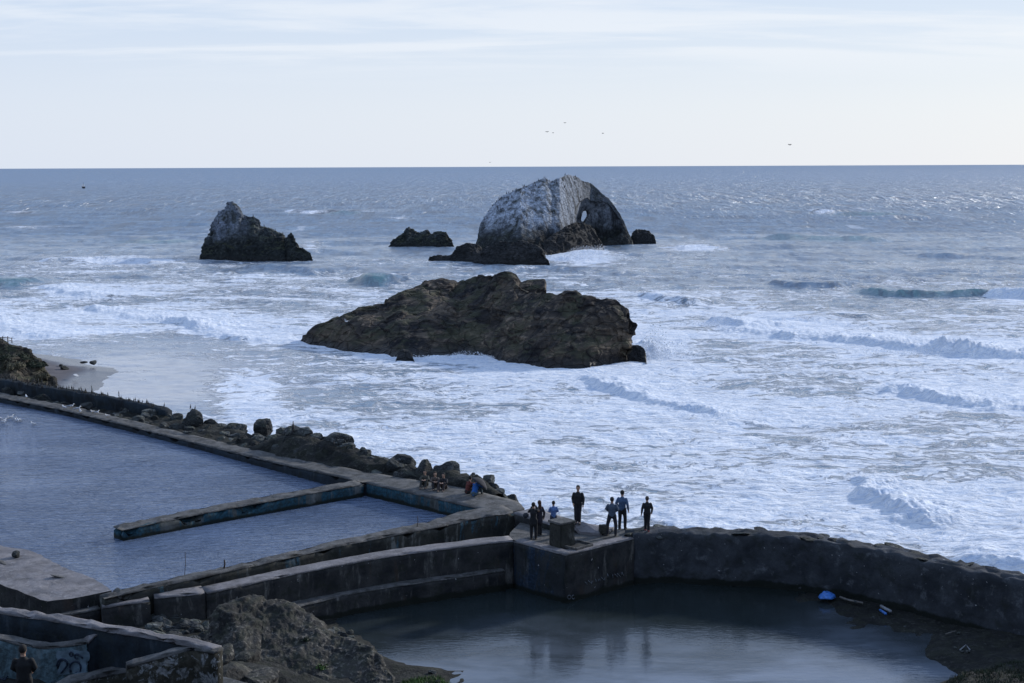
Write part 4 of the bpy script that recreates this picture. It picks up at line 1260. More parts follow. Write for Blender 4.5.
# boulders at the feet of the walls by the surf
for a, b, z, s, lb in ((482, 492, 2.6, .7, 'wet black boulder right of the seated pair'), (490, 499, 2.0, .5, 'small wet rock in the foam right of the seated pair'), (500, 503, 1.6, .7, 'wet rock in the foam left of the sloping parapet'), (512, 506, 1.4, .6, 'wet dark rock in the foam behind the pool wall corner'),
                       (473, 490, 2.8, .6, 'black boulder between the seated pair and the surf')):
    p = G(a, b, z); boulder(p, s, lb, None, None, m=M['boulder_d'])
for a, b, s, lb in ((65, 369, .45, 'dark round rock on the sand right of the bluff'), (93, 363.5, .42, 'dark rock at the water edge of the beach'), (84, 363, .3, 'flat rock left of the rock at the water edge'), (61, 366, .25, 'small rock on the sand behind the round one')):
    p = G(a, b, .4); boulder(p, s, lb, None, None, m=M['boulder_d'], stretch=(1.4, 1, .7))
p = G(76, 376, .5); boulder(p, .3, 'small pale stone lying on the beach', None, 2, m=plain('pale_stone', (.5, .5, .5)), stretch=(1.8, 1, .4))

# old outer wall with the row of dark birds
old = [(-60, 372, 3.9), (15, 384, 3.85), (40, 388.5, 3.8), (75, 393.5, 3.75), (105, 399, 3.7), (140, 406, 3.55), (165, 412, 3.3)]
wall('straight black outer wall beyond the boulders, lined with dark birds', old, 0.8, 1.0, M['navy_wall'], None, step=0.5, rough=0.12, toprough=0.12, seed=21)

# rubble on the top of the right retaining wall
rpw = wp(rp, 0.5); rpn = path_normals(rpw)
for it in range(60):
    i = rr.randrange(len(rpw) - 8); p = rpw[i]; n_ = rpn[i]
    q_ = p + n_ * rr.uniform(0.2, 1.5)
    s = rr.uniform(0.14, 0.42)
    boulder(Vector((q_.x, q_.y, p.z - 0.02)), s, 'rough stone embedded along the top of the right retaining wall', 'stones along the top of the retaining wall', k=rr.randrange(6), m=None, stretch=(1.7, 1.2, .38), sink=.42)
# rocks where the wall meets the surf behind
for it in range(14):
    i = rr.randrange(4, len(rpw) - 8); p = rpw[i]; n_ = rpn[i]
    q_ = p + n_ * rr.uniform(1.3, 2.2)
    boulder(Vector((q_.x, q_.y, 2.6)), rr.uniform(.5, .8), 'dark rock stacked behind the right retaining wall', 'rocks behind the retaining wall', k=rr.randrange(6))

# ------------------------------------------------------------------ near left: outcrop, ruin rooms
o = param_rock('outcrop', [(196, 700), (200, 668), (206, 640), (218, 618), (232, 603), (242, 599), (254, 600), (268, 603), (284, 607), (300, 613), (318, 624), (332, 636), (345, 640), (358, 641), (370, 648), (379, 656), (384, 667), (392, 676), (394, 690), (392, 700)],
               [(190, 712), (240, 716), (330, 712), (395, 700)], [1.2, 3.5, 5.5, 6.5, 6, 5, 3.5, 2], [1, 2.5, 3, 3, 3, 2.5, 2, 1], M['outcrop'], zb=2.4, nu=300, ns=120, amp=0.36, fscale=0.55, detail=0.12, seed=44, steep=0.75, bottom=-0.8, strata=0.6, sharp=.45)
tag(o, 'knobbly layered rock outcrop sloping into the round pool, at bottom centre left', 'rock')
for a, b, z, s, k, lb in ((236, 672, 4.3, .9, 6, 'rounded brown boulder in front of the outcrop'), (262, 676, 4.2, .8, 7, 'pale edged boulder at the foot of the outcrop, bottom edge'), (222, 652, 4.2, .6, 4, 'dark boulder wedged between ruin corner and outcrop'), (248, 655, 3.6, .5, 3, 'small dark boulder in the gap under the outcrop')):
    p = G(a, b, z); boulder(Vector((p.x, p.y, z - s * .5)), s, lb, None, k, m=M['outcrop'], stretch=(1.3, 1, .7))
p = G(16, 557, 3.5)
o = boulder(Vector((p.x, p.y, 3.5)), .26, 'small upright dark stone standing on the pale slab', None, 5, m=M['boulder_d'], sink=0, stretch=(.9, .8, 1.3)); 
for a, b, lb in ((62, 577, 'broken rusty chunk lying across the pale slab'), (118, 594, 'crumbled concrete lump at the right tip of the pale slab'), (2, 562, 'low chunk of rubble at the left of the pale slab')):
    p = G(a, b, 3.5); o = boulder(Vector((p.x, p.y, 3.42)), .3, lb, None, 1, m=M['coping_d'], sink=.3, stretch=(1.6, .8, .4))
for it in range(56):
    if it < 40: a, b = rr.uniform(140, 232), rr.uniform(612, 648); z = 2.5
    elif it < 52: a, b = rr.uniform(322, 352), rr.uniform(622, 640); z = 1.5
    else: a, b = rr.uniform(384, 450), rr.uniform(668, 684); z = 1.3
    p = G(a, b, z); zz = gz(p.x, p.y)
    boulder(Vector((p.x, p.y, zz)), rr.uniform(.16, .5) if it < 40 else rr.uniform(.1, .28), 'broken dark stone in the rubble around the foot of the outcrop', 'broken stones around the outcrop', rr.randrange(6), m=None, sink=.3)
# ruin rooms
def rw(label, pts, w, zb, fm, tm, **k): return wall(label, pts, w, zb, fm, tm, step=0.18, cap=0.05, rough=0.05, name='ruin_wall', **k)
rw('long back wall of the roofless ruin with pale broken top, bottom left', [(-60, 604, 9.6), (0, 612.5, 9.6), (50, 619.5, 9.6), (100, 629, 9.6), (160, 639, 9.6), (212, 650, 9.6)], 0.3, 6.8, M['navy_wall'], M['coping'], seed=31, toprough=0.05)
rw('lichen covered right end wall of the roofless ruin', [(127, 667, 9.25), (150, 660, 9.35), (175, 653, 9.5), (192, 648.5, 9.55), (214, 652, 9.6)], 0.28, 6.8, M['mossy'], M['coping_d'], seed=32, toprough=0.04)
rw('inner ruin wall with blue looping graffiti behind the person', [(-60, 636, 9.3), (0, 639, 9.3), (22, 644, 9.22), (45, 647.5, 9.2), (60, 646, 9.22), (86, 642.5, 9.3)], 0.28, 6.8, M['graff_wall'], M['coping_d'], seed=33)
rw('short cross wall joining the back wall above the graffiti', [(88, 642, 9.3), (94, 636, 9.42), (104, 630.5, 9.52)], 0.26, 6.8, M['navy_wall'], M['coping'], seed=34)
rw('low brick textured stub wall at the bottom left edge', [(52, 694, 8.6), (78, 681, 8.65), (102, 675.5, 8.65), (126, 671, 8.65), (137, 674, 8.6)], 0.35, 6.8, M['mossy'], M['coping_d'], seed=35, toprough=0.05)
slab('path_slab', [(180, 700), (186, 680), (206, 674), (222, 676), (250, 684), (262, 700)], 5.9, 0.3, M['coping_d'], 'flat concrete slab at the bottom edge right of the ruin', 'slab', rough=0.02, sub=0.3, seed=8)


# ---- writing on walls: strokes laid on the wall faces
def stroke_on(ob_names, pixlists, rad, m, name, label=None, parent=None, cat=None, off=0.012, group=None):
    paths = []
    for pl in pixlists:
        pts = []
        for a, b in pl:
            p, n_, ob = ray_pix(a, b)
            if p is not None: pts.append(p + n_ * off)
        if len(pts) > 1: paths.append((pts, rad))
    if not paths: return None
    o = obj(name, tube_mesh(paths, 5), m, parent)
    return tag(o, label, cat, group)


bpy.context.view_layer.update()
def arc(cx_, cy_, rx, ry, a0, a1, n=10): return [(cx_ + rx * math.cos(R(a0 + (a1 - a0) * i / n)), cy_ + ry * math.sin(R(a0 + (a1 - a0) * i / n))) for i in range(n + 1)]
mg = plain('navy_paint', (0.008, 0.02, 0.045), 0.6, 0.1)
mgp = plain('pale_blue_paint', (0.10, 0.15, 0.19), 0.8, 0.35, 5)
p0, n0, ob0 = ray_pix(70, 655)
GW = [o for o in bpy.data.objects if o.get('label', '').startswith('inner ruin wall')][0]
FACE = lambda px, py: ray_pix(px, py)
# pale panel painted on the wall, then the looping strokes
Vp = []; Fp = []
nx, nyy = 14, 12
outl = lambda i, j: (57.5 + (88 - 57.5) * i / nx - (1.2 * math.sin(j * .6)) * (i == 0) + (1.5 * math.sin(j * .5) - 2 * (j < 1)) * (i == nx), 650 + 24 * j / nyy + (0.8 * math.sin(i * .7)) * (j in (0, nyy)))
for i in range(nx + 1):
    for j in range(nyy + 1):
        a, b = outl(i, j); p, n_, ob = ray_pix(a, b)
        n_ = Vector((n_.x, n_.y, 0)).normalized() if n_ else Vector((0, -1, 0))
        Vp.append((p if p else G(a, b, 8.6)) + n_ * 0.02)
for i in range(nx):
    for j in range(nyy):
        k = i * (nyy + 1) + j; Fp.append([k, k + 1, k + nyy + 2, k + nyy + 1])
panel = obj('painted_panel', mesh(Vp, Fp, 'panel'), mgp, GW); panel.data.flip_normals() if panel.data.polygons[0].normal.y > 0 else None
bpy.context.view_layer.update()
loops = [arc(62.5, 665, 5.5, 6.5, 170, 350) + [(66, 670), (62, 672)][:0], [(58, 668), (60, 662), (63, 659), (67, 661), (67.5, 665), (65, 668), (61, 673)], arc(75.5, 667, 5.5, 6, 180, 370), [(70, 667), (71, 672)], [(81, 667), (80, 672), (76, 672)],
         arc(71.5, 653.8, 1.8, 2.0, 0, 360), arc(77, 656, 2.2, 2.4, 60, 330), [(76, 653.5), (81, 656), (83, 658)], [(30, 664), (31, 670), (33, 663), (34, 670)], [(0, 679), (4, 681), (8, 676)]]
stroke_on(None, loops, 0.022, mg, 'graffiti', None, GW, None, 0.02)
mw = plain('chalk_paint', (0.17, 0.19, 0.22), 0.8, 0.2)
BW = [o for o in bpy.data.objects if o.get('label', '').startswith('right face of the pointed')][0]
scr = []
r5 = random.Random(9)
for k in range(9):
    x0 = 585 + k * 4.4; y0 = 583 - k * 1.2 + r5.uniform(-1, 1)
    scr.append([(x0 + r5.uniform(-1.5, 1.5) + j * 1.0, y0 + (2.2 if j % 2 else -2.2) * r5.uniform(.5, 1)) for j in range(4)])
stroke_on(None, scr, 0.014, mw, 'scrawl', None, BW, None, 0.015)
scr = [arc(569, 597, 1.6, 2, 0, 360), arc(573, 597, 1.4, 2, 0, 300)]
stroke_on(None, scr, 0.014, mw, 'scrawl', None, BW, None, 0.015)

# rods and posts
mrust = plain('rusty_iron', (0.03, 0.022, 0.018), 0.8)
for a, b0, b1_, z, r_, lb in ((223.8, 567, 560, 3.65, .035, 'short dark iron post on the front wall of the upper pool'), (184.5, 574, 552, 3.6, .012, 'thin bent rod standing on the pool wall at left'), (417, 525.5, 516, 3.65, 0.015, 'thin iron stub on the front pool wall')):
    p = G(a, b0 + 2, z); q_ = AtY(a + .6, b1_, p.y)
    tag(obj('iron_rod', tube_mesh([((p, p.lerp(q_, .5) + Vector((.03, 0, 0)), q_), r_)]), mrust), lb, 'rod')

# litter on the shore of the round pool
def sheet(name, pix, z, th, m, label, cat, amp=.08, sub=.15, bulge=.12):
    pts = [G(a, b, z) for a, b in pix]; c_ = sum(pts, Vector()) / len(pts)
    V = []; Fc = []; nr = 7; n = len(pts)
    for r_ in range(nr + 1):
        t = r_ / nr
        for p in pts:
            q_ = c_.lerp(p, t); V.append((q_.x, q_.y, z + bulge * (1 - t * t) + 0.03))
    for r_ in range(nr):
        for k in range(n): Fc.append([r_ * n + k, r_ * n + (k + 1) % n, (r_ + 1) * n + (k + 1) % n, (r_ + 1) * n + k])
    me = mesh(V, Fc, name)
    bm = bmesh.new(); bm.from_mesh(me); bmesh.ops.remove_doubles(bm, verts=bm.verts, dist=.004)
    bmesh.ops.recalc_face_normals(bm, faces=bm.faces); bm.to_mesh(me); bm.free()
    if sum(f.normal.z for f in me.polygons) < 0: me.flip_normals()
    displace(me, lambda co, no: co + np.stack([co[:, 0] * 0, co[:, 0] * 0, amp * fbm(co * 5, 3)], 1))
    o = obj(name, me, m); md = o.modifiers.new('s', 'SOLIDIFY'); md.thickness = th
    return tag(o, label, cat)


mblue = plain('blue_plastic', (0.045, 0.16, 0.48), 0.5, 0.3)
sheet('plastic_sheet', [(818, 597.5), (821, 595.5), (827, 594.5), (833, 595.5), (836, 597.8), (832, 600), (826, 600.3), (820, 599.5)], 1.25, .02, mblue, 'crumpled bright blue plastic sheet at the foot of the right wall', 'litter', .10, .15, .22)
mpale = plain('weathered_plank', (0.22, 0.23, 0.25), .7); mbw = plain('driftwood', (0.13, 0.12, .11), .85)
for pts, r_, mm, lb in (([(840, 597), (848, 600), (863, 603)], .05, mbw, 'long driftwood stick right of the blue sheet'), ([(881, 606), (886, 609), (891, 611.5)], .07, mpale, 'pale plank leaning by the foot of the wall'), ([(880, 610), (886, 614)], .06, mblue, 'thin bluish strip under the pale plank'),
                        ([(946, 634), (956, 631)], .03, mbw, 'short stick on the dark shore at right'), ([(960, 650), (966, 645), (970, 650)], .03, mpale, 'pale bent twig on the dark shore'), ([(994, 634), (1003, 637), (1012, 642)], .05, mpale, 'pale plank by the wall at the right edge')):
    tag(obj('driftwood', tube_mesh([([G(a, b, 1.3) for a, b in pts], r_)]), mm), lb, 'driftwood')
for a, b in ((959, 633.5), (962, 652), (955, 648), (968, 652), (873, 618), (855, 602), (800, 588.6), (905, 627)):
    p = G(a, b, 1.3); boulder(p, rr.uniform(.05, .1), 'little pale pebble on the dark shore under the right wall', 'pale pebbles on the dark shore', 2, name='pebble')

# grass at the bottom edge
def grass(name, pix_poly, z, n, h, m, label):
    P = [G(a, b, z) for a, b in pix_poly]
    x0, x1 = min(p.x for p in P), max(p.x for p in P); y0, y1 = min(p.y for p in P), max(p.y for p in P)
    r = np.random.RandomState(4); V = []; Fc = []
    xs = r.uniform(x0, x1, n); ys = r.uniform(y0, y1, n); ins = in_poly(xs, ys, [(p.x, p.y) for p in P])
    xs, ys = xs[ins], ys[ins]; zs = ground_z(xs, ys)
    for x, y, zz in zip(xs, ys, zs):
        a = r.uniform(0, 6.28); l = h * r.uniform(.5, 1.2); w = .02
        k = len(V); dx_, dy_ = math.cos(a), math.sin(a)
        V += [(x - dy_ * w, y + dx_ * w, zz - .03), (x + dy_ * w, y - dx_ * w, zz - .03), (x + dx_ * l * .5, y + dy_ * l * .5, zz + l)]
        Fc.append([k, k + 1, k + 2])
    o = obj(name, mesh(V, Fc, name), m, None, False); o['kind'] = 'stuff'; o['label'] = label; o['category'] = 'grass'
    return o


mgr = plain('green_grass', (0.05, 0.10, 0.02), .7, .45, 2); mgr2 = plain('dark_grass', (0.016, 0.026, 0.012), .8, .5, 2)
grass('grass', [(398, 690), (402, 681), (418, 677), (440, 674), (452, 679), (462, 690), (462, 720), (398, 720)], 1.3, 9000, .16, mgr, 'bright green grass tuft at the bottom edge by the round pool')
grass('shore_grass', [(925, 690), (950, 677), (980, 668), (1005, 660), (1060, 655), (1100, 700), (925, 730)], 1.8, 16000, .16, mgr2, 'dark grass on the shore at the bottom right corner')
for k, (a, b, lb) in enumerate(((321, 668, 'small green weed growing on the outcrop'), (306, 640, 'tiny dark weed in a crack of the outcrop'))):
    p, n_, ob = ray_pix(a, b)
    if p:
        o = leaf_clump('weed', (0, 0, 0), .3 if k == 0 else .16, 160, mgr2 if k else mgr, None, .08, .6, k + 40); o.location = p; tag(o, lb, 'plant')
# spray thrown up where the swell hits the rocks
def spray(name, spots, label):
    r = np.random.RandomState(6); V = []; Fc = []
    for a, b, sx, sy, h, n, sz in spots:
        c_ = G(a, b, 0)
        for i in range(n):
            u_ = r.normal(size=2); hz_ = h * (r.rand() ** 2.2) * (0.6 + 0.4 * math.sin(u_[0] * 3 + 1) ) * math.exp(-(u_ @ u_) * .35)
            p_ = np.array([c_.x + sx * u_[0] * (1 + .25 * hz_), c_.y + sy * u_[1], 0.1 + max(0, hz_)])
            s_ = sz * r.uniform(.4, 1.2); k = len(V); e_ = r.normal(size=(4, 3)) * s_
            V += [p_ + e_[q] for q in range(4)]; Fc += [[k, k + 1, k + 2], [k, k + 1, k + 3], [k, k + 2, k + 3], [k + 1, k + 2, k + 3]]
    o = obj(name, mesh(V, Fc, name), plain('white_spray', (.82, .85, .9), .9, .03), None, False); o['kind'] = 'stuff'; o['label'] = label; o['category'] = 'spray'
spray('spray', [(653, 353, 1.6, 1.6, 3.6, 5200, .05), (668, 356, 2.2, 1.4, 1.8, 2600, .045), (578, 259, 4.5, 2.5, 3.2, 7500, .06), (596, 254, 3, 2, 2.4, 3000, .06), (462, 358, 3.0, .6, .8, 1600, .04), (725, 325, 3.0, 1.2, 1.6, 1800, .05), (960, 353, 5.0, 1.2, 1.3, 2400, .05)], 'white spray of surf breaking against the rocks')
# ------------------------------------------------------------------ people
def blob_mesh(chains, voxel, smooth_it=2):
    """chains: lists of (center, rx, ry) rings or (center, r); capped tapered tubes fused into one skin"""
    bm = bmesh.new()
    for ch in chains:
        seg = 12; rings = []
        pts = [Vector(c[0]) for c in ch]
        if len(ch) == 1:
            c = ch[0]; r = bmesh.ops.create_icosphere(bm, subdivisions=3, radius=1.0)
            for v in r['verts']: v.co = Vector((v.co.x * c[1], v.co.y * (c[2] if len(c) > 2 else c[1]), v.co.z * (c[3] if len(c) > 3 else c[1]))) + pts[0]
            continue
        for i, c in enumerate(ch):
            d = (pts[min(i + 1, len(pts) - 1)] - pts[max(0, i - 1)]).normalized()
            ref = Vector((0, 1, 0)) if abs(d.y) < 0.85 else Vector((0, 0, 1))
            a = d.cross(ref)
            a = a.normalized() if a.length > 1e-6 else Vector((1, 0, 0)); b_ = a.cross(d)
            if a.x < 0: a = -a
            rx = c[1]; ry = c[2] if len(c) > 2 else c[1]
            rings.append([bm.verts.new(pts[i] + a * (math.cos(2 * math.pi * k / seg) * rx) + b_ * (math.sin(2 * math.pi * k / seg) * ry)) for k in range(seg)])
        for i in range(len(rings) - 1):
            for k in range(seg):
                bm.faces.new([rings[i][k], rings[i][(k + 1) % seg], rings[i + 1][(k + 1) % seg], rings[i + 1][k]])
        bm.faces.new(rings[0][::-1]); bm.faces.new(rings[-1])
        for e, c in ((0, ch[0]), (-1, ch[-1])):
            rr_ = min(c[1], c[2] if len(c) > 2 else c[1])
            r = bmesh.ops.create_icosphere(bm, subdivisions=2, radius=rr_ * 0.98)
            for v in r['verts']: v.co += Vector(ch[e][0])
    bmesh.ops.recalc_face_normals(bm, faces=bm.faces)
    me = bpy.data.meshes.new('blob'); bm.to_mesh(me); bm.free()
    o = bpy.data.objects.new('tmp', me); COL.objects.link(o)
    md = o.modifiers.new('r', 'REMESH'); md.mode = 'VOXEL'; md.voxel_size = voxel; md.use_smooth_shade = True
    if smooth_it:
        ms = o.modifiers.new('s', 'SMOOTH'); ms.factor = 0.5; ms.iterations = smooth_it
    dg = bpy.context.evaluated_depsgraph_get()
    me2 = bpy.data.meshes.new_from_object(o.evaluated_get(dg))
    bpy.data.objects.remove(o); bpy.data.meshes.remove(me)
    me2.polygons.foreach_set('use_smooth', [True] * len(me2.polygons))
    return me2


def V3(*a): return Vector(a)


MSK = plain('skin', (0.36, 0.22, 0.16), .6, .1); 
MATC = {}
def cloth(col):
    if col not in MATC: MATC[col] = plain('cloth', col, .9, .25, 14)
    return MATC[col]


def person(label, p, height, rz, pose='stand', top=(.012, .013, .016), legs=(.012, .013, .018), hair=(.015, .011, .009), shoes=(.02, .02, .02), long_hair=False, arms=None,
           feet=((-.11, -.02), (.11, .03)), sleeves=True, build=1.0, lean=0.0, turn=0.0, hat=False, coat=0.0):
    root = empty('person', p, rz); tag(root, label, 'person')
    sc = height / 1.75
    b = build
    if pose == 'stand':
        hip = V3(0, 0, .93); chest = V3(0, lean * .6, 1.28); neck = V3(0, lean, 1.47); head = V3(0, lean * 1.15 + .01, 1.635)
        kn = [V3(feet[i][0] * 1.0, feet[i][1] * .5 + .04, .50) for i in (0, 1)]; an = [V3(feet[i][0], feet[i][1], .09) for i in (0, 1)]; fd = V3(0, 1, 0)
    else:   # seated on the ground, knees up, facing +Y
        hip = V3(0, 0, .13); chest = V3(0, .02 + lean, .46); neck = V3(0, .07 + lean * 1.4, .66); head = V3(0, .11 + lean * 1.6, .83)
        kn = [V3(-.14, .40, .46), V3(.14, .43, .42)]; an = [V3(-.12, .58, .08), V3(.14, .66, .08)]; fd = V3(0, 1, 0)
    sh = [neck + V3(-.165 * b, -.0, -.095), neck + V3(.165 * b, 0, -.095)]
    hp = [hip + V3(-.095, 0, 0), hip + V3(.095, 0, 0)]
    if arms is None: arms = [((-.25, -.02, -.33), (-.27, .06, -.60)), ((.25, -.02, -.33), (.27, .06, -.60))]
    el, wr = [], []
    for i in (0, 1):
        e_, w_ = arms[i]
        el.append(neck + V3(*e_)); wr.append(neck + V3(*w_))
    hc = []
    for i in (0, 1):
        d = (wr[i] - el[i]).normalized(); s = -1 if i == 0 else 1
        side = V3(0, 1, 0).cross(d); side = side.normalized() if side.length > .1 else V3(1, 0, 0)
        fw = d.cross(side).normalized()
        palm = wr[i] + d * .05
        hc.append([(wr[i], .026, .022), (palm, .038, .018), (palm + d * .045, .040, .016)])
        for k, ln in enumerate((.066, .078, .072, .055)):
            o_ = fw * ((k - 1.5) * .020)
            f0 = palm + d * .035 + o_; f1 = palm + d * (.045 + ln * .55) + o_; f2 = palm + d * (.045 + ln * .95) + o_ - side * s * .022
            hc.append([(f0, .011), (f1, .0105), (f2, .009)])
        t0 = palm - d * .015 + fw * .03
        hc.append([(t0, .013), (t0 + fw * .025 + d * .02, .012), (t0 + fw * .032 + d * .05 - side * s * .01, .010)])
    headc = [[(head, .082, .10, .122)], [(head + V3(0, .088, -.01), .012, .014, .02)], [(head + V3(-.078, 0, -.005), .012, .02, .03)], [(head + V3(.078, 0, -.005), .012, .02, .03)],
             [(head + V3(0, .05, -.075), .045, .04, .035)], [(neck - V3(0, 0, .03), .062), (neck.lerp(head, .5), .055), (head - V3(0, 0, .03), .055)]]
    tors = [[(hip, .155 * b, .105), (hip.lerp(chest, .5), .135 * b, .10), (chest, .165 * b, .115), (neck - V3(0, 0, .13), .15 * b, .10), (neck - V3(0, 0, .05), .085 * b, .07), (neck, .055, .055)]]
    limbs = []
    for i in (0, 1):
        limbs.append([(hp[i], .085), (kn[i], .056), (kn[i].lerp(an[i], .35), .055), (an[i], .038)])
        limbs.append([(an[i], .04), (an[i] + fd * .12 - V3(0, 0, .055), .042, .03)])
        limbs.append([(sh[i], .055), (el[i], .042), (wr[i], .027)])
    body = obj('body', blob_mesh(headc + tors + limbs + hc, .0125, 1), MSK, root)
    g_ = .018
    jk = [[(hip - V3(0, 0, .02 + coat), (.165 + coat * .1) * b, .125 + coat * .1), (hip.lerp(chest, .5), .155 * b, .125), (chest, .178 * b, .135), (neck - V3(0, 0, .13), .14 * b, .115), (neck - V3(0, 0, .05), .10 * b, .085), (neck - V3(0, 0, .01), .068, .068)]]
    for i in (0, 1):
        if sleeves: jk.append([(sh[i], .070), (el[i], .062), (el[i].lerp(wr[i], .95), .047)])
        else: jk.append([(sh[i], .072), (sh[i].lerp(el[i], .8), .062)])
    obj('jacket' if sleeves else 'shirt', blob_mesh(jk, .02, 2), cloth(top), root)
    tr = [[(hip + V3(0, 0, .05), .165 * b, .118), (hip - V3(0, 0, .05), .16 * b, .115)]]
    for i in (0, 1): tr.append([(hp[i], .102), (kn[i], .080), (kn[i].lerp(an[i], .4), .076), (kn[i].lerp(an[i], .97), .066)])
    obj('trousers', blob_mesh(tr, .02, 2), cloth(legs), root)
    for i in (0, 1):
        obj('shoe', blob_mesh([[(an[i] - V3(0, .05, .035), .045, .05), (an[i] + fd * .06 - V3(0, 0, .045), .05, .045), (an[i] + fd * .16 - V3(0, 0, .055), .045, .032)]], .016, 1), cloth(shoes), root)
    hh = [[(head + V3(0, -.014, .024), .094, .106, .113)]]
    if long_hair: hh.append([(head + V3(0, -.05, 0), .08, .06), (head + V3(0, -.075, -.16), .085, .05), (neck + V3(0, -.09, -.10), .075, .04)])
    hm_ = blob_mesh(hh, .016, 1)
    # keep the face free
    bm = bmesh.new(); bm.from_mesh(hm_)
    bmesh.ops.delete(bm, geom=[v for v in bm.verts if v.co.y > head.y + .045 and v.co.z < head.z + .055], context='VERTS')
    bm.to_mesh(hm_); bm.free()
    obj('cap' if hat else 'hair', hm_, cloth(hair), root)
    root.scale = (sc, sc, sc)
    return root


def place_h(px, pyf, pyh, z=None):
    bpy.context.view_layer.update()
    if z is None:
        p, n_, ob = ray_pix(px, pyf)
    else: p = G(px, pyf, z)
    top = AtY(px, pyh, p.y)
    return p, top.z - p.z


DK = (.010, .011, .014)
p, h = place_h(533.5, 539.5, 502.5)
A_up = [((-.24, .08, -.20), (-.10, .26, .02)), ((.24, .10, -.16), (.06, .26, .06))]
person('person in black holding both hands up to the face, at the left of the block', p, h, R(-10), top=DK, legs=DK, arms=A_up, coat=.16, feet=((-.10, 0), (.10, .04)), build=.92)
pa, ha = p, h
tag(obj('shoulder_bag', box_mesh(.26, .14, .24, 4, .02, 3, .05), cloth((.02, .025, .035))), 'dark bag hanging at the side of the person in black at left', 'bag').location = (p.x - .36, p.y - .05, p.z + 1.05)
tag(obj('camera_body', box_mesh(.13, .08, .09, 2, .002, 3, .012), cloth((.01, .01, .01))), 'small black camera held up by the person at left', 'camera').location = (p.x + .03, p.y + .29, p.z + 1.53 * h / 1.75)
p, h = place_h(539.5, 535.5, 500.5)
person('long haired person in a dark coat close behind the one with raised hands', p, h, R(25), top=(.02, .018, .03), legs=DK, hair=(.05, .022, .014), long_hair=True, coat=.2, feet=((-.07, 0), (.08, .03)), build=.88)
p = G(553.5, 533, 3.33); h = AtY(553.5, 501, p.y).z - p.z
A_fr = [((-.25, .04, -.30), (-.12, .22, -.38)), ((.25, .04, -.30), (.12, .22, -.40))]
person('person in a light blue shirt half hidden by the square block', p, h, R(8), top=(.085, .16, .36), legs=(.03, .04, .07), arms=A_fr, build=.95)
p, h = place_h(578, 524, 485.5)
person('tall person in black jacket standing alone on the sloping parapet', p, h, R(170), top=DK, legs=(.012, .013, .02), feet=((-.07, 0), (.09, .05)), arms=[((-.25, .0, -.32), (-.24, .10, -.57)), ((.25, -.03, -.32), (.20, .12, -.50))], build=1.08)
p, h = place_h(612, 535.5, 497)
person('person in grey blue jacket with legs apart, front one of the pair at right', p, h, R(-12), top=(.06, .085, .13), legs=(.012, .014, .022), feet=((-.20, -.06), (.17, -.10)), arms=[((-.27, .0, -.26), (-.17, .16, -.40)), ((.27, .0, -.28), (.18, .18, -.38))], hair=(.02, .02, .02), build=1.05, lean=-.03)
p, h = place_h(622, 529.5, 490.5)
person('taller person in blue jacket behind the one with legs apart', p, h, R(-25), top=(.05, .09, .17), legs=(.010, .011, .016), feet=((-.10, -.06), (.12, .06)), hair=(.01, .01, .012), hat=True, build=1.05, lean=.02, arms=[((-.27, -.05, -.30), (-.20, .10, -.50)), ((.26, -.05, -.31), (.25, .08, -.58))])
p, h = place_h(647, 531.5, 496.5)
person('person in black with arms hanging and reddish shoes, farthest right on the wall', p, h, R(5), top=DK, legs=(.011, .012, .016), shoes=(.22, .05, .05), hair=(.06, .05, .045), feet=((-.05, .16), (.06, -.10)), lean=.03, arms=[((-.25, -.07, -.30), (-.27, -.02, -.56)), ((.25, -.02, -.31), (.26, .14, -.55))], build=1.02)
# seated people
A_kn = [((-.24, .20, -.22), (-.10, .38, -.20)), ((.24, .20, -.22), (.10, .38, -.20))]
for px, py, rz, tp, lg, hr, lb, lh, ln in ((425, 488, R(172), (.055, .055, .045), (.03, .033, .03), (.02, .015, .01), 'seated person in olive with pale face, left of the three on the walkway', False, 0),
                               (434.5, 489.5, R(188), (.09, .07, .06), (.02, .02, .024), (.03, .02, .012), 'seated person in brownish top, middle of the three on the walkway', True, .05),
                               (444, 491, R(165), (.018, .018, .022), (.04, .03, .03), (.012, .01, .01), 'seated person in black, right of the three on the walkway', False, .02)):
    p = G(px, py, 3.67)
    person(lb, p + Vector((0, .35, 0)), 1.72, rz, 'sit', top=tp, legs=lg, hair=hr, long_hair=lh, arms=A_kn, lean=ln)
p = G(467.5, 494, 3.67)
person('seated person in dark red jacket beside the one in bright blue', p, 1.72, R(-40), 'sit', top=(.10, .022, .018), legs=DK, hair=(.012, .01, .01), arms=A_kn, lean=.08)
p = G(474, 496.5, 3.67)
person('seated person in bright blue jacket bent forward under the dark umbrella', p, 1.75, R(-25), 'sit', top=(.015, .10, .34), legs=(.05, .08, .10), hair=(.012, .01, .01), arms=A_kn, lean=.18)
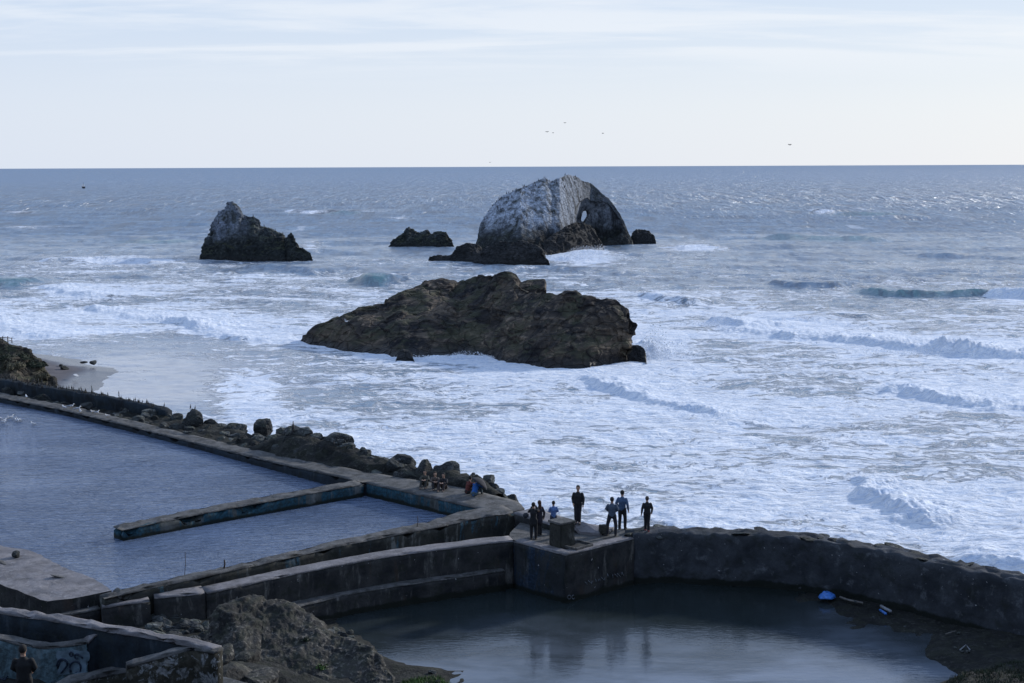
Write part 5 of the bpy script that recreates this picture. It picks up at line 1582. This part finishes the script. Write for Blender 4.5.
# dark umbrella
c = G(478, 482, 4.4); root = empty('umbrella', AtY(479, 484, c.y), 0); root.rotation_euler = (R(-10), R(38), 0); tag(root, 'dark umbrella held tilted over the seated pair at the walkway end', 'umbrella')
Vu, Fu = [], []
for i in range(7):
    for k in range(16):
        a = 2 * math.pi * k / 16; r_ = .52 * i / 6; sc_ = 1 - .05 * (k % 2) * (i / 6)
        Vu.append((r_ * math.cos(a) * sc_, r_ * math.sin(a) * sc_, .30 - .30 * (i / 6) ** 2))
for i in range(6):
    for k in range(16): Fu.append([i * 16 + k, i * 16 + (k + 1) % 16, (i + 1) * 16 + (k + 1) % 16, (i + 1) * 16 + k])
o = obj('canopy', mesh(Vu, Fu, 'canopy'), cloth((.02, .02, .026)), root); md = o.modifiers.new('s', 'SOLIDIFY'); md.thickness = .006
obj('shaft', tube_mesh([([(0, 0, .32), (0, 0, -.40)], .008), ([(0, 0, -.40), (.02, 0, -.45), (.05, 0, -.44)], .01)]), mrust, root)
# the person low in the ruin at the left corner
p = G(22.5, 645, 9.6); yq = 31.6; tp_ = AtY(22.5, 645, yq)
gzz = tp_.z - 1.72
person('person seen from behind in black, standing in the ruin by the graffiti', Vector((tp_.x, yq, gzz)), 1.72, R(4), top=(.006, .007, .009), legs=(.01, .01, .012), hair=(.008, .007, .007), long_hair=False, arms=[((-.26, .02, -.28), (-.16, .20, -.45)), ((.26, .02, -.28), (.16, .22, -.42))], build=1.12)

# ------------------------------------------------------------------ birds
mcorm = plain('black_feather', (.012, .013, .015), .7, .2); mwhite = plain('white_feather', (.75, .76, .78), .7, .1); mgrey = plain('grey_feather', (.28, .30, .34), .7, .1); mbill = plain('bill', (.35, .22, .05), .5, .1)
corm = blob_mesh([[(V3(0, -.02, .16), .06, .07), (V3(0, .02, .30), .10, .10), (V3(0, .05, .45), .075, .075), (V3(0, .05, .55), .035, .035), (V3(0, .04, .66), .028, .028)], [(V3(0, .07, .70), .03, .05, .03)], [(V3(0, .10, .70), .012), (V3(0, .17, .71), .008)],
                  [(V3(0, -.04, .2), .05, .02), (V3(0, -.14, .04), .05, .015)], [(V3(-.04, 0, .18), .02), (V3(-.04, .01, .0), .014)], [(V3(.04, 0, .18), .02), (V3(.04, .01, .0), .014)]], .016, 1)
corm.materials.append(mcorm)
def place_bird(me, name, p, s, label, cat, group=None, rz=None):
    o = bpy.data.objects.new(name, me); COL.objects.link(o); o.location = p; o.scale = (s, s, s); o.rotation_euler = (0, 0, random.uniform(0, 6.28) if rz is None else rz)
    return tag(o, label, cat, group)
bpy.context.view_layer.update()
def topz(x, y):
    dg = bpy.context.evaluated_depsgraph_get()
    hit, loc, no, i, ob, mt = scene.ray_cast(dg, Vector((x, y, 60)), Vector((0, 0, -1)))
    return (loc.z, ob.name) if hit else (None, '')
owp = wp(old, .5); own = path_normals(owp)
for k in range(130):
    i = rr.randrange(4, len(owp) - 1); q_ = owp[i] + own[i] * rr.uniform(.15, .65)
    z_, nm = topz(q_.x, q_.y)
    if z_ is None: continue
    place_bird(corm, 'cormorant', (q_.x, q_.y, z_ - .02), rr.uniform(.3, .52), 'small black bird perched in the row along the dark outer wall', 'bird', 'black birds lined up on the outer wall')
for a, b, s, lb in ((293, 432, .95, 'tall black bird standing upright on the bluish boulder in the bank'), (190.5, 409, .6, 'black bird perched on the lone big boulder, left of two'), (195, 410, .45, 'smaller black bird on the lone big boulder, right of two'),
                    (334, 446, .5, 'small black bird perched on the dark boulder above the pool corner'), (158, 413, .45, 'small black bird at the end of the outer wall')):
    p, n_, ob = ray_pix(a, b)
    if p: place_bird(corm, 'cormorant', p, s, lb, 'bird')
# birds on the arched rock and on the pointed rock
for (x0, x1, n, yw, lb, gp) in ((484, 622, 80, 251, 'tiny dark seabird perched on the arched rock', 'seabirds on the arched rock'), (206, 284, 22, 259, 'tiny dark seabird perched on the pointed rock', 'seabirds on the pointed rock')):
    for k in range(n):
        px = rr.uniform(x0, x1); base = G(px, yw, 0)
        best = None
        for t in range(3, 24, 2):
            z_, nm = topz(base.x * (1 + t / base.y), base.y + t)
            if z_ is not None and z_ > 2 and 'sea_stack' in nm and (best is None or z_ > best[2]): best = (base.x * (1 + t / base.y), base.y + t, z_)
        if best is None: continue
        yy = best[1] + rr.uniform(-3.5, .5); z_, nm = topz(best[0], yy)
        if z_ is None or z_ < 2: continue
        place_bird(corm, 'seabird', (best[0], yy, z_ - .05), rr.uniform(.8, 1.15), lb, 'bird', gp)
# gulls
def gull(name, p, s, label, pose='stand', rz=0., group=None):
    root = empty(name, p, rz); tag(root, label, 'bird', group); root.scale = (s, s, s)
    if pose == 'fly':
        bz = 0
    else: bz = .10 if pose == 'stand' else .0
    bd = blob_mesh([[(V3(0, -.20, bz + .07), .03, .02), (V3(0, -.02, bz + .08), .075, .07), (V3(0, .12, bz + .10), .06, .06), (V3(0, .18, bz + .19), .038, .038)], [(V3(0, .20, bz + .21), .045, .05, .042)]], .014, 1)
    obj('body', bd, mwhite, root)
    obj('bill', tube_mesh([([(0, .24, bz + .21), (0, .31, bz + .195)], [.012, .006])]), mbill, root)
    if pose == 'fly':
        for s_ in (-1, 1):
            Vw = []; 
            for i in range(7):
                t = i / 6; xw = s_ * (.05 + .62 * t); zw = .10 + .20 * math.sin(t * 2.2) - .05 * t; ch = .17 * (1 - .75 * t ** 1.6)
                Vw += [(xw, .10 - .10 * t, zw), (xw, .10 - .10 * t - ch, zw)]
            o = obj('wing', mesh(Vw, [[2 * i, 2 * i + 1, 2 * i + 3, 2 * i + 2] for i in range(6)], 'wing'), mgrey, root); md = o.modifiers.new('s', 'SOLIDIFY'); md.thickness = .012
    else:
        for s_ in (-1, 1):
            o = obj('wing', blob_mesh([[(V3(s_ * .06, .10, bz + .11), .02, .05), (V3(s_ * .065, -.10, bz + .10), .018, .045), (V3(s_ * .03, -.30, bz + .07), .01, .015)]], .012, 0), mgrey, root)
        if pose == 'stand':
            for s_ in (-1, 1): obj('leg', tube_mesh([([(s_ * .03, 0, bz + .03), (s_ * .03, 0.01, 0)], .007)]), mbill, root)
    return root
bpy.context.view_layer.update()
protoG = None
for a, b in ((64.5, 409.5), (71, 408.5), (77.5, 411), (80.5, 413.5), (97, 414.5), (107.5, 417.5), (26.5, 398.5), (92.5, 413.5)):
    p, n_, ob = ray_pix(a, b)
    if p is None: p = G(a, b, 3.3)
    if protoG is None: protoG = gull('gull', p, .95, 'white gull standing on the walkway edge beside the boulders', 'stand', 1., 'white gulls on the long walkway')
    else:
        c = dup(protoG); c.location = p; c.rotation_euler = (0, 0, rr.uniform(0, 6)); s = rr.uniform(.8, 1.1); c.scale = (s, s, s)
gull('gull', AtY(346, 322, G(346, 351, 0).y - 1.0), 1.0, 'white gull flying before the left end of the long dark rock', 'fly', R(60)).rotation_euler = (R(8), R(18), R(70))
pf = None
for a, b in ((1, 419.5), (4, 421.5), (8, 418.5), (14, 420), (17, 422), (20, 421.5), (3, 423.5), (11, 418)):
    p = G(a, b, PW + .02)
    if pf is None: pf = gull('gull', p, .95, 'gull floating in the tight flock on the upper pool at left edge', 'float', 1., 'gulls floating in a flock on the upper pool')
    else:
        c = dup(pf); c.location = p; c.rotation_euler = (0, 0, rr.uniform(0, 6))
gull('gull', G(33.5, 425, PW + .02), .95, 'lone gull floating apart to the right of the flock on the pool', 'float', 1.2)
# far flying birds
Vf = []; 
fly = blob_mesh([[(V3(0, -.22, 0), .02, .015), (V3(0, 0, 0), .07, .06), (V3(0, .2, .02), .045, .045), (V3(0, .32, .02), .012, .012)]] + [[(V3(s_ * .05, .05, .03), .10, .02), (V3(s_ * .35, .08, .14), .075, .014), (V3(s_ * .72, -.02, .08), .02, .008)] for s_ in (-1, 1)], .02, 0)
fly.materials.append(mcorm)
for a, b, Y, s, lb in ((547, 132, 480, 1.3, 'distant bird in the sky, lowest left of the small group above the arched rock'), (553, 133, 500, 1.0, 'distant bird in the sky just right of its neighbour above the arched rock'), (565, 123, 520, 1.2, 'faint distant bird highest of the group above the arched rock'),
                       (603, 133.5, 480, 1.2, 'distant bird in the sky right of the group'), (790, 145, 420, 1.6, 'lone distant bird low in the right half of the sky'), (490, 162.5, 600, .9, 'tiny distant bird just above the horizon left of the arched rock')):
    place_bird(fly, 'flying_bird', AtY(a, b, Y), s, lb, 'bird', None, rr.uniform(-1.2, 1.2))
# distant boat
c = G(83.5, 188.5, 0); root = empty('fishing_boat', (c.x, c.y, .2), R(20)); tag(root, 'tiny distant boat with dark hull and white cabin far out at left', 'boat'); root.scale = (1.15, 1.15, 1.15)
Vh, Fh = [], []
for i in range(9):
    t = i / 8; y_ = -4 + 8.5 * t; w_ = 1.5 * (1 - max(0, t - .45) ** 2 * 3.1) * (1 if t > .1 else .92); sheer = 1.3 + .9 * t * t
    for a in (-1, -.8, -.35, .35, .8, 1): Vh.append((a * w_, y_, sheer if abs(a) == 1 else (.3 if abs(a) == .8 else -.5)))
for i in range(8):
    for k in range(5): Fh.append([i * 6 + k, i * 6 + k + 1, (i + 1) * 6 + k + 1, (i + 1) * 6 + k])
    Fh.append([i * 6 + 5, i * 6, (i + 1) * 6, (i + 1) * 6 + 5])
Fh.append([0, 1, 2, 3, 4, 5]); hme = mesh(Vh, Fh, 'hull'); fix_normals(hme)
obj('hull', hme, plain('dark_hull', (.02, .025, .035), .5), root, False)
o = obj('cabin', box_mesh(1.9, 2.6, 2.0, 2, 0, 0, .15), plain('white_cabin', (.75, .76, .78), .5), root, False); o.location = (0, .6, 1.4)
obj('mast', tube_mesh([([(0, -.6, 1.4), (0, -.6, 5.2)], .08)]), mrust, root)

# ------------------------------------------------------------------ leave out stones the photograph shows nothing of
bpy.context.view_layer.update()
dgc = bpy.context.evaluated_depsgraph_get()
for o in [o for o in bpy.data.objects if o.type == 'MESH' and o.name.split('.')[0] == 'boulder' and o.get('group')]:
    c_ = o.matrix_world.translation; r_ = max(o.scale) * 0.8; seen = False
    for dx_ in (-.8, -.4, 0, .4, .8):
        for dz_ in (-.3, 0, .3, .55, .8):
            d_ = (Vector((c_.x + dx_ * r_, c_.y, c_.z + dz_ * r_)) - CO).normalized()
            hit, loc, no, i_, ob, mt = scene.ray_cast(dgc, CO, d_)
            if hit and ob.name == o.name: seen = True; break
        if seen: break
    if not seen: bpy.data.objects.remove(o)
print('boulders', len([o for o in bpy.data.objects if o.name.split('.')[0] == 'boulder']))


# ------------------------------------------------------------------ render settings
scene.view_settings.view_transform = 'Standard'
scene.view_settings.look = 'None'
scene.view_settings.gamma = 1.0
scene.view_settings.exposure = 0.28
scene.render.engine = 'CYCLES'
scene.cycles.max_bounces = 5
scene.cycles.use_denoising = True
